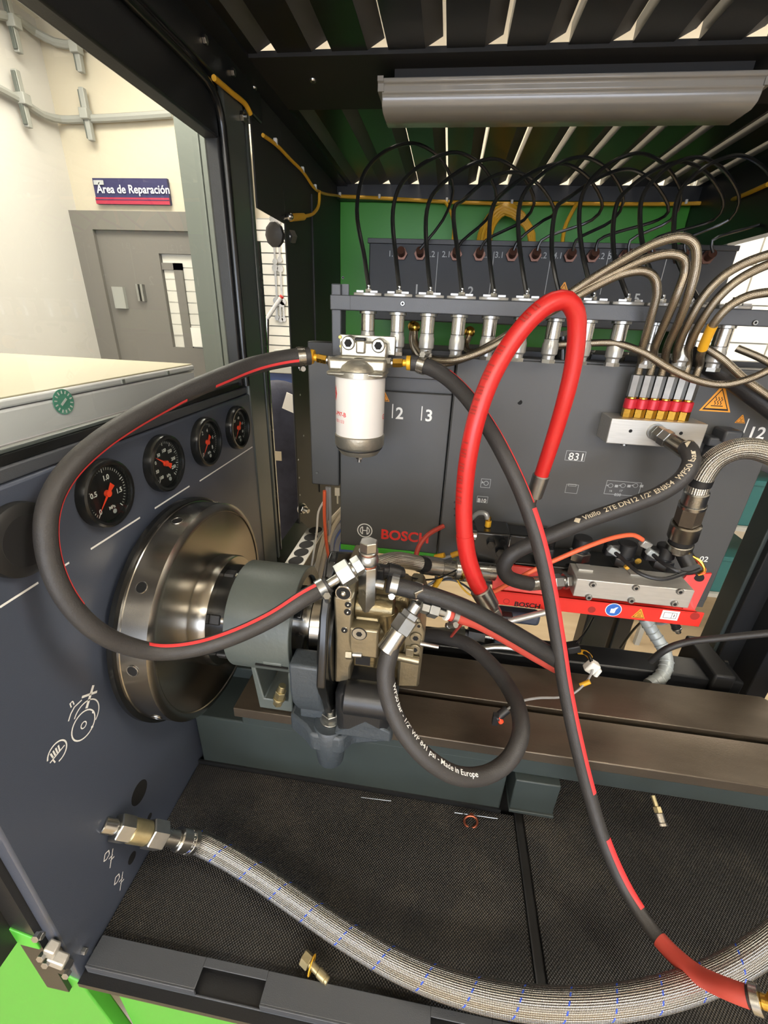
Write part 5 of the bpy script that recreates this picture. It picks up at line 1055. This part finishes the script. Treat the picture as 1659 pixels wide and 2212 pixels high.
# large braided suction hose across the tray
w0 = PX(222, 1772, XL); a = P(262, 1790, w0.y+.005); b = P(415, 1818, .352); dd = (b-a).normalized(); a = PX(250, 1787, XL+.008); L = (b-a).length
t = thing('wall_union', 'heavy zinc union screwed into the side wall above the tray', 'pipe fitting', a); dd = (b-a).normalized()
fit(t, a-dd*.02, dd, [('thread', 'cyl', .010, .02, 'steel'), ('wall_hex', 'hex', .0175, L*.17, 'zinc'), ('brass_body', 'cyl', .0155, L*.22, 'dull_brass', .0155), ('union_nut', 'hex', .0195, L*.20, 'bright_zinc'), ('neck', 'cyl', .0115, L*.20, 'steel'), ('ferrule', 'cyl', .0165, L*.24, 'steel')])
pts = [b-dd*.01, b+dd*.012]+[P(*z) for z in [(480, 1845, .350), (560, 1893, .333), (650, 1955, .309), (750, 2022, .284), (860, 2085, .264), (980, 2133, .253), (1110, 2163, .250), (1240, 2172, .255), (1370, 2160, .268), (1480, 2133, .286), (1570, 2095, .306), (1650, 2045, .328), (1740, 1970, .36)]]
t, f = braided('braided_suction_hose', 'thick silver braided hose with blue tracer lying across the tray', pts, .0168, 'braid_big', step=.004)
MB().tube(f[1:4], .0178, 20).build('ferrule_band', 'steel', t)
# ================================================================== odds and ends behind and on the bed
# perforated strut lower left
t = thing('perforated_strut', 'pale metal strut with a row of oval holes low behind the flywheel', 'strut', P(660, 1180, 1.05))
A_, B_ = PX(690, 1150, -.335), PX(622, 1240, -.345); A_ = P(703, 1140, 1.16); B_ = P(640, 1245, .90); side = (P(665, 1140, 1.16)-A_)
m = MB(); m.poly3([A_, B_, B_+side*.95, A_+side], V((0, 0, -.004))); m.build('web', 'aluminium', t)
m = MB(); m.poly3([A_+side, B_+side*.95, B_+side*.95+V((-.03, 0, .03)), A_+side+V((-.03, 0, .03))], V((0, 0, -.004))); m.build('dark_flange', 'black_gloss', t)
for k in range(6):
    c = A_+(B_-A_)*(.06+.165*k)+side*.48; n = side.cross(B_-A_).normalized(); n = n if n.z > 0 else -n
    MB().cyl(c-n*.002, c+n*.0008, .021, 22).build('oval_hole', 'void', t)
# bundle of cables below the duct
cab = [('grey_cable', 'grey', [(706, 1052, .91), (706, 1120, .92), (700, 1180, .93), (660, 1260, .92)], .0035), ('grey_cable', 'second grey', [(712, 1052, .91), (713, 1130, .92), (708, 1190, .93), (700, 1260, .92)], .0035),
       ('orange_wire', 'orange', [(701, 1060, .90), (701, 1120, .905), (706, 1180, .91), (716, 1230, .91)], .004), ('beige_cable', 'beige', [(740, 1098, .93), (712, 1130, .93), (695, 1180, .92), (682, 1240, .91)], .006), ('beige_cable', 'second beige', [(744, 1102, .93), (720, 1140, .93), (703, 1190, .92), (690, 1250, .91)], .006),
       ('grey_cable', 'pale blue-grey', [(738, 1130, .93), (722, 1155, .93), (716, 1190, .925), (726, 1240, .92)], .006), ('grey_cable', 'thick pale grey', [(742, 1150, .93), (730, 1170, .93), (727, 1200, .925), (735, 1240, .92)], .006), ('white_plastic', 'white', [(698, 1085, .915), (688, 1105, .92), (684, 1150, .92), (672, 1230, .91)], .0025)]
for m_, nm, q, r in cab: tag(MB().tube(frames([P(*z) for z in q], .01), r, 8).build('wire', m_), nm+' cable hanging below the duct left of the logo cabinet', 'cable', 'cables below the duct')
c = P(729, 1062, .90); t = thing('cable_tag', 'beige plug tag beside the hanging cables', 'tag', c); MB().box(c, (.012, .006, .02)).build('plate', 'beige_cable', t, .001); MB().cyl(c-V((0, 0, .03)), c-V((0, 0, .01)), .002, 8).build('stem', 'beige_cable', t)
# dark cross rail and legs behind the bed
t = thing('rear_cross_rail', 'black cross rail running behind the bed', 'rail', (.3, .74, .9)); a = P(1100, 1395, .76); b = P(1560, 1440, .76)
MB().mm((-.3, .73, a.z-.04), (b.x+.03, .79, a.z+.004)).build('web', 'black_paint', t, .004); MB().mm((-.3, .72, a.z-.045), (b.x+.03, .80, a.z-.04)).build('flange', 'black_paint', t)
MB().mm((P(1500, 1440, .78).x, .72, .86), (P(1545, 1440, .78).x, .84, .955)).build('end_block', 'matte_black', t, .004)
for k, px in enumerate((1287, 1342)):
    c = P(px, 1345, 1.0); t = thing('support_column', ('left' if k == 0 else 'right')+' of the two black legs seen under the red bracket', 'column', (c.x, 1.0, 0), 'legs under the red bracket')
    w = .034 if k == 0 else .02; MB().mm((c.x-w, .98, 0), (c.x+w, 1.03, 1.1)).build('column', 'black_paint', t, .004); MB().mm((c.x-w-.01, .96, 0), (c.x+w+.01, 1.05, .012)).build('foot_plate', 'black_paint', t)
# dark drive parts in the gap below the rail tube
t = thing('gap_valve', 'black handwheel valve in the gap behind the pump', 'valve', P(1030, 1380, .75)); a = P(1010, 1370, .74); MB().cyl(a, P(1045, 1376, .74), .017, 6).build('hex_body', 'black_plastic', t); MB().cyl(P(1045, 1374, .74), P(1065, 1377, .74), .007, 14).build('stem', 'steel', t); MB().cyl(P(995, 1366, .74), P(1010, 1370, .74), .010, 14).build('rear_stub', 'black_plastic', t)
c = P(1085, 1395, .75); MB().mm((c.x-.02, .74, c.z-.04), (c.x+.03, .80, c.z+.02)).build('housing', 'cast_grey', t, .004)
t = thing('grey_lever', 'grey lever with a pale rod under the red bracket', 'lever', P(1130, 1340, .70)); MB().cyl(P(1098, 1342, .69), P(1180, 1322, .70), .006, 14).build('rod', 'aluminium', t); MB().mm(*pbox(1075, 1322, 1165, 1356, .72, .03)).build('handle', 'navy_grey', t, .008); MB().box(P(1090, 1335, .70), (.03, .02, .02)).build('boss', 'black_plastic', t, .003)
t = thing('floor_bracket', 'dark grey plate bracket lying in the gap beyond the pump', 'bracket', P(930, 1365, .72)); MB().poly3([P(920, 1362, .70), P(1005, 1358, .72), P(1005, 1372, .70), P(920, 1372, .69)], V((0, .02, -.01))).build('plate', 'grey_slab', t)
# wires in the gap
wires = [('yellow-tipped grey wire behind the rail tube', 'grey_cable', [(905, 1225, .80), (925, 1215, .80), (950, 1208, .80), (1000, 1192, .79)], .003), ('dark wire sagging under the rail tube', 'black_cable', [(880, 1290, .78), (930, 1262, .78), (970, 1252, .78), (1000, 1262, .78), (1030, 1290, .78), (1045, 1330, .78)], .0022),
         ('grey wire pair left of the steel tube', 'grey_cable', [(905, 1275, .76), (950, 1250, .76), (985, 1238, .77)], .003), ('red-brown wire rising over the maker logo', 'dull_red', [(896, 1210, .78), (905, 1180, .80), (925, 1155, .82), (958, 1136, .845)], .0052),
         ('short red-brown wire end under the dull red hose', 'dull_red', [(1002, 1342, .56), (985, 1362, .62), (972, 1378, .66)], .0026), ('yellow-green thin wire under the rail tube', 'brass_yellow', [(985, 1248, .74), (1000, 1272, .74), (1022, 1288, .74), (1035, 1285, .74)], .0018)]
for lb, m_, q, r in wires: tag(MB().tube(frames([P(*z) for z in q], .008), r, 8).build('wire', m_), lb, 'cable')
c = P(940, 1258, .75); t = thing('yellow_marker', 'yellow cable marker under the steel tube', 'marker', c); MB().cyl(P(934, 1276, .75), P(953, 1246, .75), .0055, 10).build('sleeve', 'yellow_cable', t); MB().cyl(P(930, 1282, .75), P(957, 1240, .75), .0025, 8).build('core', 'grey_cable', t)
c = P(985, 1200, .79); t = thing('yellow_marker', 'yellow cable marker on the wire above the steel tube', 'marker', c); MB().cyl(P(975, 1200, .79), P(992, 1194, .79), .006, 10).build('sleeve', 'yellow_cable', t); MB().cyl(P(940, 1203, .80), P(960, 1199, .795), .0055, 10).build('sleeve', 'yellow_cable', t)
# orange lead over the valve body
pts = [P(*z) for z in [(1068, 1278, .70), (1110, 1255, .69), (1160, 1228, .69), (1215, 1203, .70), (1270, 1180, .71), (1330, 1160, .73), (1370, 1156, .745), (1388, 1166, .75)]]
t = thing('orange_lead', 'orange lead with clear plug arching over the red bracket', 'cable', pts[0]); MB().tube(frames(pts, .008), .0042, 10).build('lead', 'orange_wire', t); MB().box(P(1394, 1175, .75), (.018, .014, .014), Matrix.Rotation(.4, 3, 'Y')).build('clear_plug', 'clear_grey', t, .002)
for lb, q in (('dark thin lead sagging over the flow block, lower', [(1325, 1190, .735), (1350, 1212, .71), (1385, 1240, .68), (1430, 1251, .675), (1480, 1238, .69)]), ('dark thin lead sagging over the flow block, upper', [(1408, 1195, .74), (1430, 1215, .71), (1460, 1232, .69), (1490, 1238, .70), (1512, 1230, .71)])):
    t = thing('valve_lead', lb, 'cable', P(*q[0]), 'dark leads of the valve body'); MB().tube(frames([P(*z) for z in q], .008), .0035, 8).build('lead', 'black_plastic', t); MB().box(P(*q[0]), (.02, .012, .012), Matrix.Rotation(.5, 3, 'Y')).build('plug', 'conduit_grey', t, .002)
c = P(1354, 1225, .708); MB().cyl(P(1352, 1222, .707), P(1357, 1227, .706), .0046, 10).build('yellow_band', 'yellow_cable', t)
t = thing('coloured_wires', 'small bunch of red, orange and yellow wires at the right ear of the bracket', 'wires', P(1500, 1225, .73))
for k, (m_, o) in enumerate((('red_print', 0), ('orange_wire', 4), ('yellow_cable', 8), ('brass', -4), ('dull_red', 6))): MB().tube(frames([P(1475+o*.5, 1202+o, .745), P(1500+o*.4, 1206+o*.8, .735), P(1518+o*.3, 1220+o*.6, .725), P(1521, 1234+o*.3, .722), P(1508, 1241, .725)], .005), .0026, 8).build('wire', m_, t)
MB().cyl(P(1475, 1192, .75), P(1490, 1222, .735), .014, 14).build('black_plug', 'black_plastic', t)
# conduit, posts and connectors right of centre
pts = [P(*z) for z in [(1392, 1335, .80), (1410, 1365, .79), (1432, 1400, .77), (1440, 1430, .75), (1428, 1462, .72), (1402, 1480, .70)]]
t, f = hose('conduit_hose', 'pale grey ribbed conduit bending under the red bracket', pts, .0125, 'conduit_grey')
for k in range(2, len(f)-2, 2): MB().tor(f[k][0], f[k][1], .0125, .0014, 18, 6).build('rib', 'conduit_grey', t)
t = thing('socket_bit', 'small chrome plug tip hanging under the red bracket', 'connector', P(1460, 1355, .74)); fit(t, P(1455, 1342, .74), P(1466, 1368, .74)-P(1455, 1342, .74), [('body', 'cyl', .008, .016, 'black_plastic'), ('ring', 'cyl', .009, .004, 'zinc'), ('tip', 'cyl', .005, .010, 'steel')])
tag(MB().tube(frames([P(1400, 1345, .82), P(1430, 1348, .80), P(1455, 1338, .78), P(1480, 1330, .77)], .01), .003, 8).build('wire', 'grey_cable'), 'thin grey wire crossing the ribbed conduit', 'cable')
tag(MB().tube(frames([P(1340, 1400, .95), P(1365, 1365, .93), P(1388, 1340, .9)], .01), .0028, 8).build('wire', 'black_cable'), 'thin dark wire beside the two black legs', 'cable')
pts = [P(*z) for z in [(1405, 1428, .70), (1440, 1402, .69), (1480, 1388, .69), (1560, 1378, .68), (1690, 1365, .66)]]
tag(MB().tube(frames(pts), .0062, 12).build('dark_red_hose', 'rubber_dark'), 'dark hose crossing the right corner post', 'hose')
t = thing('black_connector', 'black two-pin connector with yellow wire on the rail behind the bed', 'connector', P(1235, 1400, .70)); MB().box(P(1238, 1398, .70), (.024, .02, .016), Matrix.Rotation(-.4, 3, 'Y')).build('shell', 'black_plastic', t, .002)
MB().tube(frames([P(1250, 1408, .70), P(1265, 1410, .69), P(1275, 1420, .69)], .005), .005, 8).build('yellow_sleeve', 'yellow_cable', t); MB().tube(frames([P(1244, 1390, .70), P(1265, 1365, .73), P(1282, 1335, .77)], .008), .0022, 8).build('lead', 'black_cable', t)
pts = [P(*z) for z in [(1283, 1438, .66), (1275, 1460, .64), (1262, 1478, .62), (1240, 1497, .60), (1210, 1506, .575), (1160, 1508, .545), (1120, 1517, .52), (1092, 1535, .50)]]
t = thing('white_connector', 'white connector on a thin grey lead ending in an orange-tipped plug', 'connector', pts[0])
MB().box(P(1278, 1440, .66), (.020, .016, .024), Matrix.Rotation(.5, 3, 'Y')).build('shell', 'white_plastic', t, .003); MB().box(P(1290, 1452, .655), (.008, .01, .018), Matrix.Rotation(.3, 3, 'Y')).build('latch', 'white_plastic', t, .002); MB().tube(frames([P(1278, 1430, .66), P(1272, 1415, .67), P(1262, 1410, .68)], .004), .0035, 8).build('rear_lead', 'black_cable', t)
MB().tube(frames(pts, .006), .0020, 8).build('lead', 'grey_cable', t); MB().cyl(pts[2]-V((.006, 0, .004)), pts[2]+V((.008, 0, .008)), .0042, 10).build('yellow_sleeve', 'yellow_cable', t)
MB().cyl(P(1096, 1532, .50), P(1072, 1552, .49), .0065, 12).build('plug_body', 'black_plastic', t); MB().cyl(P(1076, 1548, .49), P(1083, 1560, .488), .0042, 10).build('orange_tip', 'orange_red', t); MB().box(P(1070, 1553, .49), (.008, .008, .02)).build('plug_latch', 'black_plastic', t)
# zinc strap end and metal hose behind the bed
pts = [P(*z) for z in [(1025, 1405, .70), (1060, 1398, .70), (1105, 1400, .70), (1150, 1412, .69), (1200, 1440, .66)]]
tag(MB().tube(frames(pts), .007, 10).build('metal_strip_hose', 'zinc'), 'thin shiny metal-sheathed cable behind the bed', 'cable')
# ================================================================== small things lying in the tray
a = P(655, 2060, .262); a = PZ(655, 2066, .792); b = PZ(700, 2112, .790); dd = (b-a).normalized()
t = thing('banjo_bolt', 'brass-coloured banjo bolt with ring lying on the left mat', 'bolt', a); e = fit(t, a, dd, [('head', 'hex', .009, .012, 'dull_brass'), ('shank', 'cyl', .0048, .014, 'dull_brass'), ('thread', 'cyl', .0056, .012, 'dull_brass'), ('tip', 'cyl', .0048, .004, 'dull_brass')]); MB().tor(a+dd*.015, dd+V((.3, .2, 0)), .0105, .0010, 20, 6).build('seal_ring', 'brass_yellow', t)
c = PZ(1017, 1775, .786); t = thing('copper_ring', 'small copper ring leaning at the back lip of the left mat', 'washer', c); MB().tor(c, (0, -1, .35), .011, .0022, 24, 8).build('ring', 'copper', t); MB().box(c+V((0, .004, .012)), (.006, .003, .006)).build('tab', 'copper', t)
a = P(1410, 1718, .47); b = P(1424, 1760, .45); t = thing('spray_tip', 'small chrome nozzle hanging under the right part of the bed', 'nozzle', a); fit(t, a, b-a, [('stem', 'cyl', .0035, .014, 'dull_brass'), ('collar', 'hex', .006, .008, 'dull_brass'), ('barrel', 'cyl', .0068, .012, 'steel'), ('tip_ring', 'cyl', .0075, .004, 'steel')])
for k, (x0, x1) in enumerate(((780, 845), (982, 1075))): a, b = PZ(x0, 1722+k*33, .787), PZ(x1, 1730+k*38, .787); tag(MB().cyl(a, b, .0008, 6).build('steel_wire_pin', 'zinc'), ('left' if k == 0 else 'right')+' thin bright wire pin on the rear lip of the tray', 'pin', 'wire pins on the tray lip')
